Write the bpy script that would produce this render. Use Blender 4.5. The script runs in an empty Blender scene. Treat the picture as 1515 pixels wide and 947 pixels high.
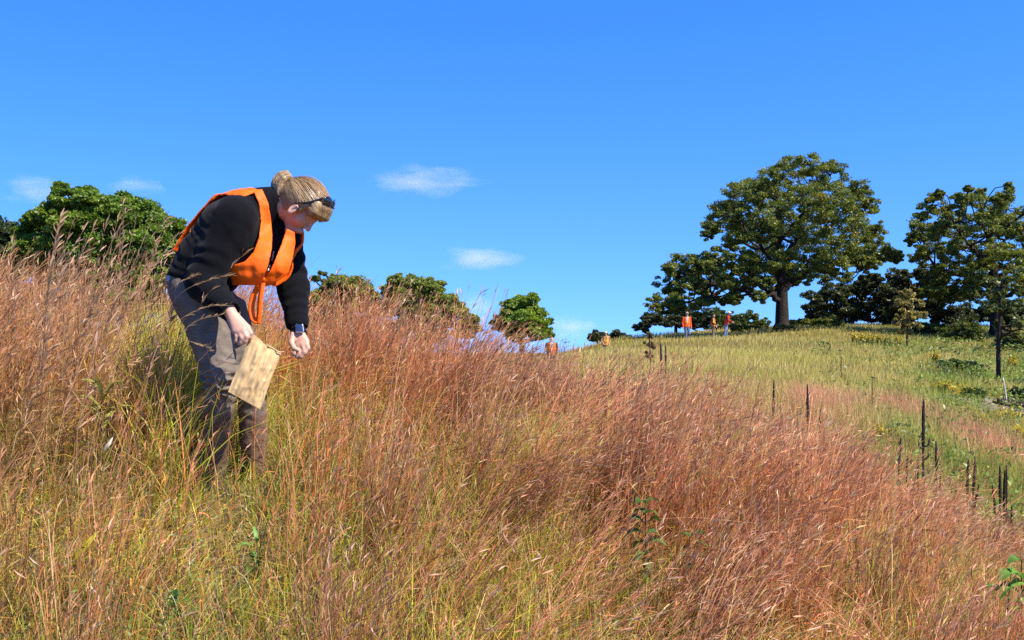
import bpy, math, random
import numpy as np
from mathutils import Vector, Matrix

RNG = np.random.default_rng(7)
random.seed(7)
F = 1600.0
CAM_Z = 1.5

def P(px, py, d):
    """a point seen at photo pixel (px, py) at depth d metres from the camera"""
    return np.array([(px - 757.5) / F * d, d, CAM_Z + (473.5 - py) / F * d])

scene = bpy.context.scene
COL = scene.collection

# ------------------------------------------------------------------ objects
def tag(o, label=None, cat=None, group=None, kind=None):
    if label: o['label'] = label
    if cat: o['category'] = cat
    if group: o['group'] = group
    if kind: o['kind'] = kind
    return o

def empty(name, loc, label, cat, group=None):
    o = bpy.data.objects.new(name, None)
    o.empty_display_size = 0.2
    o.location = tuple(float(c) for c in loc)
    COL.objects.link(o)
    return tag(o, label, cat, group)

def mesh_np(name, verts, faces, mat=None, parent=None, col=None, smooth=False, origin=None):
    """verts (N,3) in world metres; faces: list of int arrays (M,k)"""
    if not isinstance(faces, (list, tuple)): faces = [faces]
    faces = [np.asarray(f, dtype=np.int32) for f in faces if len(f)]
    verts = np.asarray(verts, dtype=np.float32).copy()
    if parent is not None and origin is None:
        po = parent
        off = np.zeros(3)
        while po is not None:
            off = off + np.array(po.location); po = po.parent
        verts -= off.astype(np.float32)
        loc = (0, 0, 0)
    elif origin is not None:
        verts -= np.asarray(origin, dtype=np.float32)
        loc = tuple(float(c) for c in origin)
    else:
        loc = (0, 0, 0)
    me = bpy.data.meshes.new(name)
    me.vertices.add(len(verts)); me.vertices.foreach_set('co', verts.ravel())
    nl = sum(f.size for f in faces); npol = sum(len(f) for f in faces)
    me.loops.add(nl); me.polygons.add(npol)
    me.loops.foreach_set('vertex_index', np.concatenate([f.ravel() for f in faces]))
    starts = []; s = 0
    for f in faces:
        starts.append(s + np.arange(len(f)) * f.shape[1]); s += f.size
    me.polygons.foreach_set('loop_start', np.concatenate(starts).astype(np.int32))
    if smooth: me.polygons.foreach_set('use_smooth', np.ones(npol, dtype=bool))
    me.update(calc_edges=True)
    if col is not None:
        a = me.color_attributes.new('Col', 'FLOAT_COLOR', 'POINT')
        c4 = np.ones((len(verts), 4), dtype=np.float32); c4[:, :3] = col
        a.data.foreach_set('color', c4.ravel())
    if mat: me.materials.append(mat)
    o = bpy.data.objects.new(name, me)
    o.location = loc
    COL.objects.link(o)
    if parent is not None: o.parent = parent
    return o

def unit(v):
    v = np.asarray(v, dtype=float)
    return v / (np.linalg.norm(v, axis=-1, keepdims=True) + 1e-9)

def tube(path, radii, sides=6, cap=True):
    path = np.asarray(path, dtype=float); n = len(path)
    radii = np.broadcast_to(np.asarray(radii, dtype=float), (n,))
    tan = np.gradient(path, axis=0); tan = unit(tan)
    ref = np.array([0, 0, 1.0]) if abs(tan[0, 2]) < .9 else np.array([1.0, 0, 0])
    a = unit(np.cross(tan, ref)); b = np.cross(tan, a)
    th = np.arange(sides) / sides * 2 * np.pi
    v = path[:, None] + radii[:, None, None] * (np.cos(th)[None, :, None] * a[:, None] + np.sin(th)[None, :, None] * b[:, None])
    i = np.arange(n - 1)[:, None] * sides; j = np.arange(sides)[None]; j2 = (j + 1) % sides
    q = np.stack([i + j, i + j2, i + sides + j2, i + sides + j], -1).reshape(-1, 4)
    v = v.reshape(-1, 3)
    tris = np.zeros((0, 3), int)
    if cap:
        v = np.concatenate([v, path[:1], path[-1:]])
        k = n * sides
        jj = np.arange(sides)
        tris = np.concatenate([np.stack([np.full(sides, k), (jj + 1) % sides, jj], 1),
                               np.stack([np.full(sides, k + 1), (n - 1) * sides + jj, (n - 1) * sides + (jj + 1) % sides], 1)])
    return v, q, tris

class MB:
    """collects pieces of one mesh"""
    def __init__(s): s.v = []; s.q = []; s.t = []; s.c = []; s.n = 0
    def add(s, v, q=None, t=None, col=(1, 1, 1)):
        v = np.asarray(v, dtype=float).reshape(-1, 3)
        s.v.append(v)
        if q is not None and len(q): s.q.append(np.asarray(q) + s.n)
        if t is not None and len(t): s.t.append(np.asarray(t) + s.n)
        s.c.append(np.broadcast_to(np.asarray(col, dtype=float), v.shape))
        s.n += len(v)
    def tube(s, path, radii, sides=6, col=(1, 1, 1), cap=True):
        v, q, t = tube(path, radii, sides, cap); s.add(v, q, t, col)
    def build(s, name, mat, parent=None, smooth=False, origin=None):
        f = []
        if s.q: f.append(np.concatenate(s.q))
        if s.t: f.append(np.concatenate(s.t))
        return mesh_np(name, np.concatenate(s.v), f, mat, parent, np.concatenate(s.c), smooth, origin)

def ribbons(C, width, side, col):
    """C (N,S,3) centre lines, width (N,S), side (N,3) or (N,S,3), col (N,S,3) -> verts, quads, colours"""
    N, S, _ = C.shape
    if side.ndim == 2: side = np.broadcast_to(side[:, None], C.shape)
    hw = (width * .5)[..., None]
    V = np.stack([C - side * hw, C + side * hw], 2).reshape(-1, 3)
    base = (np.arange(N) * S * 2)[:, None] + (np.arange(S - 1) * 2)[None]
    Q = np.stack([base, base + 1, base + 3, base + 2], -1).reshape(-1, 4)
    return V, Q, np.repeat(col.reshape(-1, 3), 2, axis=0)

def bez(pts, n):
    """smooth path through the given points (Catmull-Rom)"""
    p = np.asarray(pts, dtype=float)
    if len(p) == 2: return p[0] + (p[1] - p[0]) * np.linspace(0, 1, n)[:, None]
    q = np.concatenate([[2 * p[0] - p[1]], p, [2 * p[-1] - p[-2]]])
    t = np.linspace(0, len(p) - 1 - 1e-6, n); i = t.astype(int); f = (t - i)[:, None]
    a, b, c, d = q[i], q[i + 1], q[i + 2], q[i + 3]
    return .5 * (2 * b + (c - a) * f + (2 * a - 5 * b + 4 * c - d) * f ** 2 + (3 * b - a - 3 * c + d) * f ** 3)

# value noise (smooth, 2-D / 3-D) for shaping and for where things grow
_T = np.random.default_rng(3).random((64, 64, 64)).astype(np.float32)
def vnoise(p):
    p = np.asarray(p, dtype=float); i = np.floor(p).astype(int); f = p - i; f = f * f * (3 - 2 * f)
    r = 0
    for dx in (0, 1):
        for dy in (0, 1):
            for dz in (0, 1):
                w = (f[..., 0] if dx else 1 - f[..., 0]) * (f[..., 1] if dy else 1 - f[..., 1]) * (f[..., 2] if dz else 1 - f[..., 2])
                r = r + w * _T[(i[..., 0] + dx) % 64, (i[..., 1] + dy) % 64, (i[..., 2] + dz) % 64]
    return r
def n2(x, y, s, seed=0.0):
    return vnoise(np.stack([x / s, y / s, np.full_like(x, seed + .5)], -1))

# ------------------------------------------------------------------ materials
def new_mat(name):
    m = bpy.data.materials.new(name); m.use_nodes = True
    nt = m.node_tree; nt.nodes.clear()
    out = nt.nodes.new('ShaderNodeOutputMaterial')
    return m, nt, out

def node(nt, typ, **kw):
    n = nt.nodes.new(typ)
    for k, v in kw.items():
        if k.startswith('i_'): n.inputs[k[2:].replace('_', ' ')].default_value = v
        else: setattr(n, k, v)
    return n

def leaf_mat(name, transl=.25, rough=.5, spec=.02, tint=(1, 1, 1)):
    """thin plant tissue: colour from the plant's own attribute, some light coming through"""
    m, nt, out = new_mat(name)
    at = node(nt, 'ShaderNodeAttribute', attribute_name='Col')
    mul = node(nt, 'ShaderNodeMix', data_type='RGBA', blend_type='MULTIPLY'); mul.inputs[0].default_value = 1
    nt.links.new(at.outputs['Color'], mul.inputs[6]); mul.inputs[7].default_value = (*tint, 1)
    d = node(nt, 'ShaderNodeBsdfDiffuse'); t = node(nt, 'ShaderNodeBsdfTranslucent'); g = node(nt, 'ShaderNodeBsdfGlossy')
    g.inputs['Roughness'].default_value = rough; g.inputs['Color'].default_value = (.9, .9, .9, 1)
    nt.links.new(mul.outputs[2], d.inputs['Color']); nt.links.new(mul.outputs[2], t.inputs['Color'])
    mx = node(nt, 'ShaderNodeMixShader'); mx.inputs[0].default_value = transl
    nt.links.new(d.outputs[0], mx.inputs[1]); nt.links.new(t.outputs[0], mx.inputs[2])
    m2 = node(nt, 'ShaderNodeMixShader'); m2.inputs[0].default_value = spec
    nt.links.new(mx.outputs[0], m2.inputs[1]); nt.links.new(g.outputs[0], m2.inputs[2])
    nt.links.new(m2.outputs[0], out.inputs[0])
    return m

def pbr(name, col, rough=.7, spec=.3, noise=None, bump=None, sheen=0., attr=False, metal=0., col2=None, sss=0.):
    """principled material; noise=(scale, amount) mottles the colour, bump=(scale, strength, distance)"""
    m, nt, out = new_mat(name)
    b = node(nt, 'ShaderNodeBsdfPrincipled')
    b.inputs['Roughness'].default_value = rough
    b.inputs['Specular IOR Level'].default_value = spec
    b.inputs['Metallic'].default_value = metal
    if sheen: b.inputs['Sheen Weight'].default_value = sheen; b.inputs['Sheen Roughness'].default_value = .5
    if sss:
        b.inputs['Subsurface Weight'].default_value = sss
        b.inputs['Subsurface Radius'].default_value = (1, .35, .2); b.inputs['Subsurface Scale'].default_value = .006
    tc = node(nt, 'ShaderNodeTexCoord')
    src = None
    if attr:
        src = node(nt, 'ShaderNodeAttribute', attribute_name='Col').outputs['Color']
    if noise:
        nz = node(nt, 'ShaderNodeTexNoise'); nz.inputs['Scale'].default_value = noise[0]; nz.inputs['Detail'].default_value = 5
        nt.links.new(tc.outputs['Object'], nz.inputs['Vector'])
        mx = node(nt, 'ShaderNodeMix', data_type='RGBA')
        rp = node(nt, 'ShaderNodeMapRange'); rp.inputs[1].default_value = .3; rp.inputs[2].default_value = .7
        nt.links.new(nz.outputs[0], rp.inputs[0]); nt.links.new(rp.outputs[0], mx.inputs[0])
        k = noise[1]
        if col2 is None: col2 = tuple(c * (1 - k) for c in col)
        mx.inputs[6].default_value = (*col2, 1); mx.inputs[7].default_value = (*col, 1)
        if src is not None:
            mul = node(nt, 'ShaderNodeMix', data_type='RGBA', blend_type='MULTIPLY'); mul.inputs[0].default_value = 1
            nt.links.new(src, mul.inputs[6]); nt.links.new(mx.outputs[2], mul.inputs[7]); src = mul.outputs[2]
        else: src = mx.outputs[2]
    if src is not None: nt.links.new(src, b.inputs['Base Color'])
    else: b.inputs['Base Color'].default_value = (*col, 1)
    if bump:
        nb = node(nt, 'ShaderNodeTexNoise'); nb.inputs['Scale'].default_value = bump[0]; nb.inputs['Detail'].default_value = 6
        nt.links.new(tc.outputs['Object'], nb.inputs['Vector'])
        bp = node(nt, 'ShaderNodeBump'); bp.inputs['Strength'].default_value = bump[1]; bp.inputs['Distance'].default_value = bump[2]
        nt.links.new(nb.outputs[0], bp.inputs['Height']); nt.links.new(bp.outputs[0], b.inputs['Normal'])
    nt.links.new(b.outputs[0], out.inputs[0])
    return m
# ------------------------------------------------------------------ camera, sun, sky
cd = bpy.data.cameras.new('camera'); cam = bpy.data.objects.new('camera', cd); COL.objects.link(cam)
cam.location = (0, 0, CAM_Z); cam.rotation_euler = (math.radians(90), 0, 0)
cd.sensor_width = 36; cd.lens = 36 * F / 1515; cd.clip_start = .05; cd.clip_end = 8000
scene.camera = cam

SUN_EL, SUN_AZ = 51.0, 122.0     # azimuth clockwise from +Y: right of and a little behind the camera
sd = unit([math.sin(math.radians(SUN_AZ)) * math.cos(math.radians(SUN_EL)),
           math.cos(math.radians(SUN_AZ)) * math.cos(math.radians(SUN_EL)), math.sin(math.radians(SUN_EL))])
sl = bpy.data.lights.new('sun', 'SUN'); sl.energy = 5.0; sl.angle = math.radians(.5); sl.color = (1, .92, .78)
so = bpy.data.objects.new('sun', sl); COL.objects.link(so)
so.rotation_euler = Vector(sd).to_track_quat('Z', 'Y').to_euler(); so.location = (20, -20, 30)

world = bpy.data.worlds.new('World'); scene.world = world; world.use_nodes = True
wt = world.node_tree; wt.nodes.clear()
wo = wt.nodes.new('ShaderNodeOutputWorld'); bg = wt.nodes.new('ShaderNodeBackground')
sk = wt.nodes.new('ShaderNodeTexSky'); sk.sky_type = 'NISHITA'; sk.sun_disc = False
sk.sun_elevation = math.radians(SUN_EL); sk.sun_rotation = math.radians(SUN_AZ)
sk.altitude = 0; sk.air_density = 1.0; sk.dust_density = .25; sk.ozone_density = 2.5
hs = wt.nodes.new('ShaderNodeHueSaturation'); hs.inputs['Saturation'].default_value = 1.35; hs.inputs['Hue'].default_value = .5
mu = wt.nodes.new('ShaderNodeMix'); mu.data_type = 'RGBA'; mu.blend_type = 'MULTIPLY'; mu.inputs[0].default_value = 1
mu.inputs[7].default_value = (.80, .92, 1.32, 1)
gq = wt.nodes.new('ShaderNodeTexCoord'); va = wt.nodes.new('ShaderNodeVectorMath'); va.operation = 'ADD'; va.inputs[1].default_value = (0, 0, .17)
vn_ = wt.nodes.new('ShaderNodeVectorMath'); vn_.operation = 'NORMALIZE'
wt.links.new(gq.outputs['Generated'], va.inputs[0]); wt.links.new(va.outputs[0], vn_.inputs[0]); wt.links.new(vn_.outputs[0], sk.inputs['Vector'])
wt.links.new(sk.outputs[0], hs.inputs['Color']); wt.links.new(hs.outputs[0], mu.inputs[6])
wt.links.new(mu.outputs[2], bg.inputs[0]); bg.inputs[1].default_value = .12
wt.links.new(bg.outputs[0], wo.inputs[0])
vs = scene.view_settings; vs.view_transform = 'Standard'; vs.look = 'None'; vs.exposure = 0.95; vs.gamma = 1
vs.use_curve_mapping = False
scene.cycles.max_bounces = 6; scene.cycles.diffuse_bounces = 3; scene.cycles.transmission_bounces = 4
scene.cycles.volume_bounces = 2; scene.cycles.transparent_max_bounces = 8
scene.cycles.use_denoising = False
scene.cycles.volume_step_rate = .35; scene.cycles.volume_max_steps = 512

# ------------------------------------------------------------------ terrain
CTRL = [(0, 0, 0), (-2, 0, .15), (2, 0, -.25), (-5, 0, .3), (6, 0, -.8), (0, -6, -.7), (-8, -6, -.3), (10, -6, -1.6), (-12, 2, .6),
        (-1.3, 3.2, .5), (0, 3.3, .42), (1.2, 3.5, .2), (-1.05, 4.6, .79), (-.2, 5, .72), (1, 5, .48), (2.3, 5, .0),
        (-2.7, 6, 1.0), (-4.5, 7, 1.1), (-9, 9, 1.0), (-1, 6.5, .92), (-.69, 7, .74), (-.29, 8, .68), (.46, 8, .5),
        (1.37, 9, .16), (2.33, 9.5, -.2), (3.2, 9.5, -.66), (4.4, 9.5, -1.1), (6.5, 9, -1.5), (9, 8, -1.8),
        (-6, 14, .3), (-2.5, 14, .0), (.2, 14, -.1), (2.4, 16, -.35), (4.4, 16, -.65), (6.1, 16, -1.15), (7.6, 16, -1.45), (11, 16, -1.7),
        (3.3, 22, -.1), (6.1, 22, -.35), (8.8, 22, -.95), (12, 22, -1.4), (-4, 30, -1.2), (0, 30, -.6), (4.5, 30, .05), (8.3, 30, -.3), (12, 30, -.8), (15, 30, -1.15),
        (-15, 42, -.8), (-25, 42, -.4), (1.8, 50, -1.0), (4, 45, .0), (6.8, 45, .1), (12.4, 45, -.1), (19.5, 45, -.5), (27, 45, -1),
        (5.5, 58, .06), (10, 62, .22), (13, 69, .27), (17, 62, .35), (27, 62, 0), (5.6, 66, -.95), (8, 75, .25), (11.4, 75, .5), (15, 81, .35), (19, 84, .6), (14.4, 75, .38), (18.6, 75, .95), (25, 75, .85), (35.5, 75, .6), (50, 75, 0),
        (-10, 65, -2.5), (-40, 80, -3), (0, 85, -2.5), (12, 95, .0), (24, 95, 1.0), (40, 95, .8), (0, 130, -4.5), (30, 140, -3), (80, 120, -3),
        (-100, 200, -9), (60, 220, -9), (0, 400, -16), (-300, 300, -14), (300, 300, -14), (300, 0, -12), (-300, 0, -6), (0, -300, -10), (0, 900, -26), (-900, 500, -24), (900, 500, -24)]
_c = np.array(CTRL, dtype=float)
def _U(r2): return .5 * r2 * np.log(r2 + 1e-9)
_n = len(_c)
_K = _U(((_c[:, None, :2] - _c[None, :, :2]) ** 2).sum(-1)) + np.eye(_n) * 2e-3
_Pm = np.concatenate([np.ones((_n, 1)), _c[:, :2]], 1)
_A = np.zeros((_n + 3, _n + 3)); _A[:_n, :_n] = _K; _A[:_n, _n:] = _Pm; _A[_n:, :_n] = _Pm.T
_w = np.linalg.solve(_A, np.concatenate([_c[:, 2], np.zeros(3)]))
def ground_z(x, y):
    x = np.asarray(x, dtype=float); y = np.asarray(y, dtype=float); sh = x.shape
    q = np.stack([x.ravel(), y.ravel()], 1); out = np.empty(len(q))
    for s in range(0, len(q), 40000):
        b = q[s:s + 40000]
        r2 = ((b[:, None] - _c[None, :, :2]) ** 2).sum(-1)
        out[s:s + 40000] = _U(r2) @ _w[:_n] + _w[_n] + b @ _w[_n + 1:]
    return out.reshape(sh)
def gz(x, y): return float(ground_z(np.array([x]), np.array([y]))[0])

def axis(lim, n, tight):
    t = np.linspace(-1, 1, n); return lim * np.sinh(t * tight) / math.sinh(tight)
gx = axis(900, 260, 7.0); gy = axis(900, 300, 7.0) + 5
GX, GY = np.meshgrid(gx, gy)
GZ = ground_z(GX, GY)
near = np.exp(-((GX ** 2 + GY ** 2) / 900))
GZ = GZ + near * .05 * (n2(GX, GY, .5, 1) - .5)
nxg, nyg = len(gx), len(gy)
idx = np.arange(nxg * nyg).reshape(nyg, nxg)
fq = np.stack([idx[:-1, :-1], idx[:-1, 1:], idx[1:, 1:], idx[1:, :-1]], -1).reshape(-1, 4)
m, nt, out = new_mat('thatch_ground')
tc = node(nt, 'ShaderNodeTexCoord')
na = node(nt, 'ShaderNodeTexNoise'); na.inputs['Scale'].default_value = .35; na.inputs['Detail'].default_value = 6
nb = node(nt, 'ShaderNodeTexNoise'); nb.inputs['Scale'].default_value = 14; nb.inputs['Detail'].default_value = 8
ra = node(nt, 'ShaderNodeValToRGB'); rb = node(nt, 'ShaderNodeValToRGB')
nt.links.new(tc.outputs['Object'], na.inputs['Vector']); nt.links.new(tc.outputs['Object'], nb.inputs['Vector'])
ra.color_ramp.elements[0].position = .38; ra.color_ramp.elements[0].color = (.17, .15, .04, 1)
ra.color_ramp.elements[1].position = .65; ra.color_ramp.elements[1].color = (.20, .13, .06, 1)
rb.color_ramp.elements[0].position = .3; rb.color_ramp.elements[0].color = (.35, .32, .3, 1)
rb.color_ramp.elements[1].position = .75; rb.color_ramp.elements[1].color = (1.1, 1.1, 1.05, 1)
nt.links.new(na.outputs[0], ra.inputs[0]); nt.links.new(nb.outputs[0], rb.inputs[0])
mm = node(nt, 'ShaderNodeMix', data_type='RGBA', blend_type='MULTIPLY'); mm.inputs[0].default_value = 1
nt.links.new(ra.outputs[0], mm.inputs[6]); nt.links.new(rb.outputs[0], mm.inputs[7])
df = node(nt, 'ShaderNodeBsdfDiffuse'); nt.links.new(mm.outputs[2], df.inputs[0]); nt.links.new(df.outputs[0], out.inputs[0])
ground = mesh_np('ground', np.stack([GX, GY, GZ], -1).reshape(-1, 3), fq, m, smooth=True)
tag(ground, 'sloping prairie hillside under the grass', None, kind='structure')

# ------------------------------------------------------------------ clouds: real volumes of thin vapour far off
def cloud(px, py, wpx, hpx, dens, label, seed, d=1600):
    c = P(px, py, d); w = wpx / F * d / 2; h = hpx / F * d / 2
    m, nt, out = new_mat('cloud_vapour')
    tc = node(nt, 'ShaderNodeTexCoord')
    ln = node(nt, 'ShaderNodeVectorMath', operation='LENGTH'); nt.links.new(tc.outputs['Object'], ln.inputs[0])
    nz = node(nt, 'ShaderNodeTexNoise', noise_dimensions='4D'); nz.inputs['W'].default_value = seed; nz.inputs['Scale'].default_value = 1.5; nz.inputs['Detail'].default_value = 6; nz.inputs['Roughness'].default_value = .62
    nt.links.new(tc.outputs['Object'], nz.inputs['Vector'])
    fall = node(nt, 'ShaderNodeMapRange'); fall.inputs[1].default_value = 0.0; fall.inputs[2].default_value = .98; fall.inputs[3].default_value = .62; fall.inputs[4].default_value = -.35
    nt.links.new(ln.outputs['Value'], fall.inputs[0])
    ad = node(nt, 'ShaderNodeMath', operation='MULTIPLY_ADD'); nt.links.new(nz.outputs[0], ad.inputs[0]); ad.inputs[1].default_value = 2.2; nt.links.new(fall.outputs[0], ad.inputs[2])
    mr = node(nt, 'ShaderNodeMapRange'); mr.inputs[1].default_value = 1.05; mr.inputs[2].default_value = 2.1; mr.inputs[3].default_value = 0; mr.inputs[4].default_value = dens
    nt.links.new(ad.outputs[0], mr.inputs[0])
    pv = node(nt, 'ShaderNodeVolumePrincipled'); pv.inputs['Color'].default_value = (1, .95, .99, 1); pv.inputs['Anisotropy'].default_value = 0.0
    nt.links.new(mr.outputs[0], pv.inputs['Density']); nt.links.new(pv.outputs[0], out.inputs['Volume'])
    bm_v = []; n_la, n_lo = 12, 24
    th = np.linspace(0, np.pi, n_la)[:, None]; ph = (np.arange(n_lo) / n_lo * 2 * np.pi)[None]
    V = np.stack([np.sin(th) * np.cos(ph), np.sin(th) * np.sin(ph), np.cos(th) + 0 * ph], -1).reshape(-1, 3)
    i = np.arange(n_la - 1)[:, None] * n_lo; j = np.arange(n_lo)[None]; j2 = (j + 1) % n_lo
    q = np.stack([i + j, i + n_lo + j, i + n_lo + j2, i + j2], -1).reshape(-1, 4)
    o = mesh_np('cloud', V, q, m, smooth=True)
    o.location = tuple(c); o.scale = (w, w * .6, h)
    tag(o, label, 'cloud', 'small clouds low in the blue sky')
    return o
cloud(632, 268, 200, 62, .021, 'wispy white cloud high to the right of the bending person', 1.0)
cloud(716, 383, 150, 52, .025, 'small round puff of cloud above the gap between the middle trees', 2.3)
cloud(55, 282, 190, 62, .014, 'faint pale cloud at the left edge behind the left trees', 3.1)
cloud(205, 276, 120, 42, .013, 'faint thin cloud just right above the top of the left tree', 4.7)
cloud(702, 458, 90, 62, .030, 'pale low cloud showing in the gap left of the rounded green tree', 5.2)
cloud(848, 486, 100, 50, .034, 'pale low cloud on the horizon right of the rounded green tree', 6.6)
# ------------------------------------------------------------------ trees
LEAF = leaf_mat('tree_leaf', .42, .45, .03)
BARK = pbr('bark', (.048, .037, .030), .9, .1, noise=(6, .5), bump=(9, .8, .08))

def leaf_quads(c, size, normal_bias, rng, aspect=.6, droop=.0):
    """one small rhombic leaf spray per centre"""
    n = len(c)
    nrm = unit(rng.normal(size=(n, 3)) + normal_bias)
    a = unit(np.cross(nrm, rng.normal(size=(n, 3)))); b = np.cross(nrm, a)
    s = size[:, None]
    bend = nrm * s * .18
    V = np.stack([c - a * s - bend, c - b * s * aspect + bend * .6, c + a * s - bend, c + b * s * aspect + bend * .6], 1).reshape(-1, 3)
    return V, (np.arange(n) * 4)[:, None] + np.arange(4)[None]

def tree(name, label, d, base, lobes, trunk, limbs=(), leaf=.08, per=239, nsub=12, ca=(.05, .085, .016), cb=(.11, .13, .022),
         cat='tree', group=None, depth=.8, seed=0, trunk_r=.3, layers=3, twig=.03, sub_r=.42, leafmat=None, up=.35, shrink=.82):
    rng = np.random.default_rng(seed + 100)
    bx, by = (base[0] - 757.5) / F * d, d
    bz = gz(bx, by)
    root = empty(name, (bx, by, bz), label, cat, group)
    L = []
    pxs = np.array([l[0] for l in lobes]); cx = (pxs.min() + pxs.max()) / 2; hw = max((pxs.max() - pxs.min()) / 2, 1) + np.mean([l[2] for l in lobes])
    for (px, py, r) in lobes:
        R = r / F * d
        half = depth * hw / F * d * math.sqrt(max(.08, 1 - ((px - cx) / hw) ** 2))
        for k in range(layers):
            fy = 0 if layers == 1 else (k / (layers - 1) * 2 - 1)
            dy = fy * half + rng.normal() * R * .35
            c = P(px, py, d)
            # lobes in front of and behind the middle sit a little closer to the axis, so the crown is round in plan
            f = 1 - .12 * abs(fy)
            c = np.array([bx + (c[0] - bx) * f, d + dy, c[2] - abs(fy) * R * .25])
            L.append((c, R * (1 if fy == 0 else shrink)))
    wood = MB()
    # trunk
    tp = [np.array([bx, by, bz - .25])] + [P(px, py, d) + np.array([0, o, 0]) for (px, py, o) in trunk]
    path = bez(tp, 4 * len(tp))
    tr = trunk_r * np.linspace(1, .45, len(path)); tr[0] *= 1.45; tr[1] *= 1.18
    path[len(path) // 2:] += rng.normal(size=path[len(path) // 2:].shape) * trunk_r * .08
    wood.tube(path, tr, 10)
    nodes = [(p, r) for p, r in zip(path[len(path) // 3:], tr[len(path) // 3:])]
    for lm in limbs:
        lp = [P(px, py, d) + np.array([0, o, 0]) for (px, py, o) in lm[1:]]
        lp = bez(lp, 5 * len(lp)); lp[1:] += rng.normal(size=lp[1:].shape) * lm[0] * .35
        rr = lm[0] * np.linspace(1, .3, len(lp)); wood.tube(lp, rr, 7)
        nodes += [(p, r) for p, r in zip(lp[2:], rr[2:])]
    cs, sz, cl = [], [], []
    ca, cb = np.array(ca), np.array(cb)
    for (c, R) in L:
        npos = np.array([n_[0] for n_ in nodes])
        dist = np.linalg.norm(npos - c, axis=1) + np.maximum(0, npos[:, 2] - c[2]) * .8
        k = int(np.argmin(dist)); p0, r0 = nodes[k]
        if dist[k] > R * .3:
            k = int(rng.choice(np.argsort(dist)[:4])); p0, r0 = nodes[k]
            m1 = p0 + (c - p0) * .35 + rng.normal(size=3) * dist[k] * .06; mid = p0 + (c - p0) * .7 + rng.normal(size=3) * dist[k] * .06 + np.array([0, 0, .05 * dist[k]])
            lp = bez([p0, m1, mid, c], 8); rr = np.linspace(min(r0 * .8, twig * 3.2 + .012 * dist[k]), twig, 8)
            wood.tube(lp, rr, 5)
        for s in range(nsub):
            v = unit(rng.normal(size=3)); rad = R * (.35 + .65 * rng.random() ** .6)
            sc = c + v * rad * np.array([1, 1, .85])
            sr = R * sub_r * rng.uniform(.6, 1.15)
            if rng.random() < .45: wood.tube(bez([c, (c + sc) / 2 + rng.normal(size=3) * R * .1, sc], 5), np.linspace(twig, twig * .35, 5), 4, cap=False)
            n = max(6, int(per * rng.uniform(.6, 1.3)))
            g = rng.normal(size=(n, 3)); g = unit(g) * (rng.random(n) ** .5)[:, None] * np.array([1.15, 1.15, .62])
            cs.append(sc + g * sr); sz.append(leaf * rng.uniform(.55, 1.25, n))
            mixv = np.clip(rng.normal(.45, .25) + rng.normal(0, .18, n), 0, 1)[:, None]
            colr = ca + (cb - ca) * mixv
            if rng.random() < .025: colr = colr * np.array([1.5, 1.05, .8])
            cl.append(colr * rng.uniform(.8, 1.2, (n, 1)))
    cs = np.concatenate(cs); sz = np.concatenate(sz); cl = np.concatenate(cl)
    V, Q = leaf_quads(cs, sz, np.array([.0, 0, up]), rng)
    wood.build('trunk', BARK, root, smooth=True)
    mesh_np('crown', V, [Q], leafmat or LEAF, root, np.repeat(cl, 4, axis=0))
    return root

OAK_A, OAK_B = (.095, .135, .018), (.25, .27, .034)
tree('oak_tree', 'big spreading oak with a broad domed crown and dark trunk on the ridge', 76, (1157, 478),
     [(1165, 256, 26), (1122, 268, 28), (1205, 266, 28), (1085, 290, 26), (1150, 295, 34), (1200, 305, 36), (1245, 290, 26), (1064, 320, 24), (1110, 325, 34),
      (1165, 345, 34), (1225, 335, 34), (1265, 312, 22), (1280, 345, 24), (1250, 368, 28), (1300, 372, 22), (1322, 380, 14), (1095, 350, 24), (1140, 385, 30),
      (1195, 385, 30), (1112, 388, 22), (1060, 380, 20), (1030, 392, 24), (1000, 390, 20), (990, 420, 22), (1040, 418, 22), (970, 448, 18), (1005, 448, 20),
      (1078, 408, 20), (1052, 338, 12), (1163, 410, 16), (1218, 405, 18), (1270, 390, 14), (1105, 420, 14), (1085, 440, 13), (1050, 440, 14)],
     [(1157, 462, 0), (1157, 445, 0), (1157, 425, 0), (1155, 385, .3), (1150, 340, .3), (1155, 300, 0)],
     [(.24, (1157, 445, 0), (1135, 435, -.6), (1110, 437, -1), (1075, 425, -1.2), (1040, 420, -.6), (1000, 405, 0)),
      (.12, (1075, 425, -1.2), (1050, 436, -1.6), (1020, 446, -2.0), (985, 448, -2.2)),
      (.24, (1158, 432, 0), (1180, 412, .6), (1215, 395, 1), (1255, 388, 1.2), (1305, 376, .6)),
      (.13, (1215, 396, 1), (1240, 406, -1), (1268, 402, -2)),
      (.17, (1156, 400, 0), (1125, 375, -1.5), (1095, 345, -2), (1070, 318, -1.5)),
      (.17, (1155, 385, .3), (1190, 350, 1.5), (1225, 320, 2), (1250, 300, 1.5)),
      (.14, (1152, 360, .3), (1180, 315, -2), (1195, 280, -2))],
     leaf=.074, per=135, nsub=21, ca=OAK_A, cb=OAK_B, depth=.62, seed=1, trunk_r=.5, layers=3, twig=.03, sub_r=.33)

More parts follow.
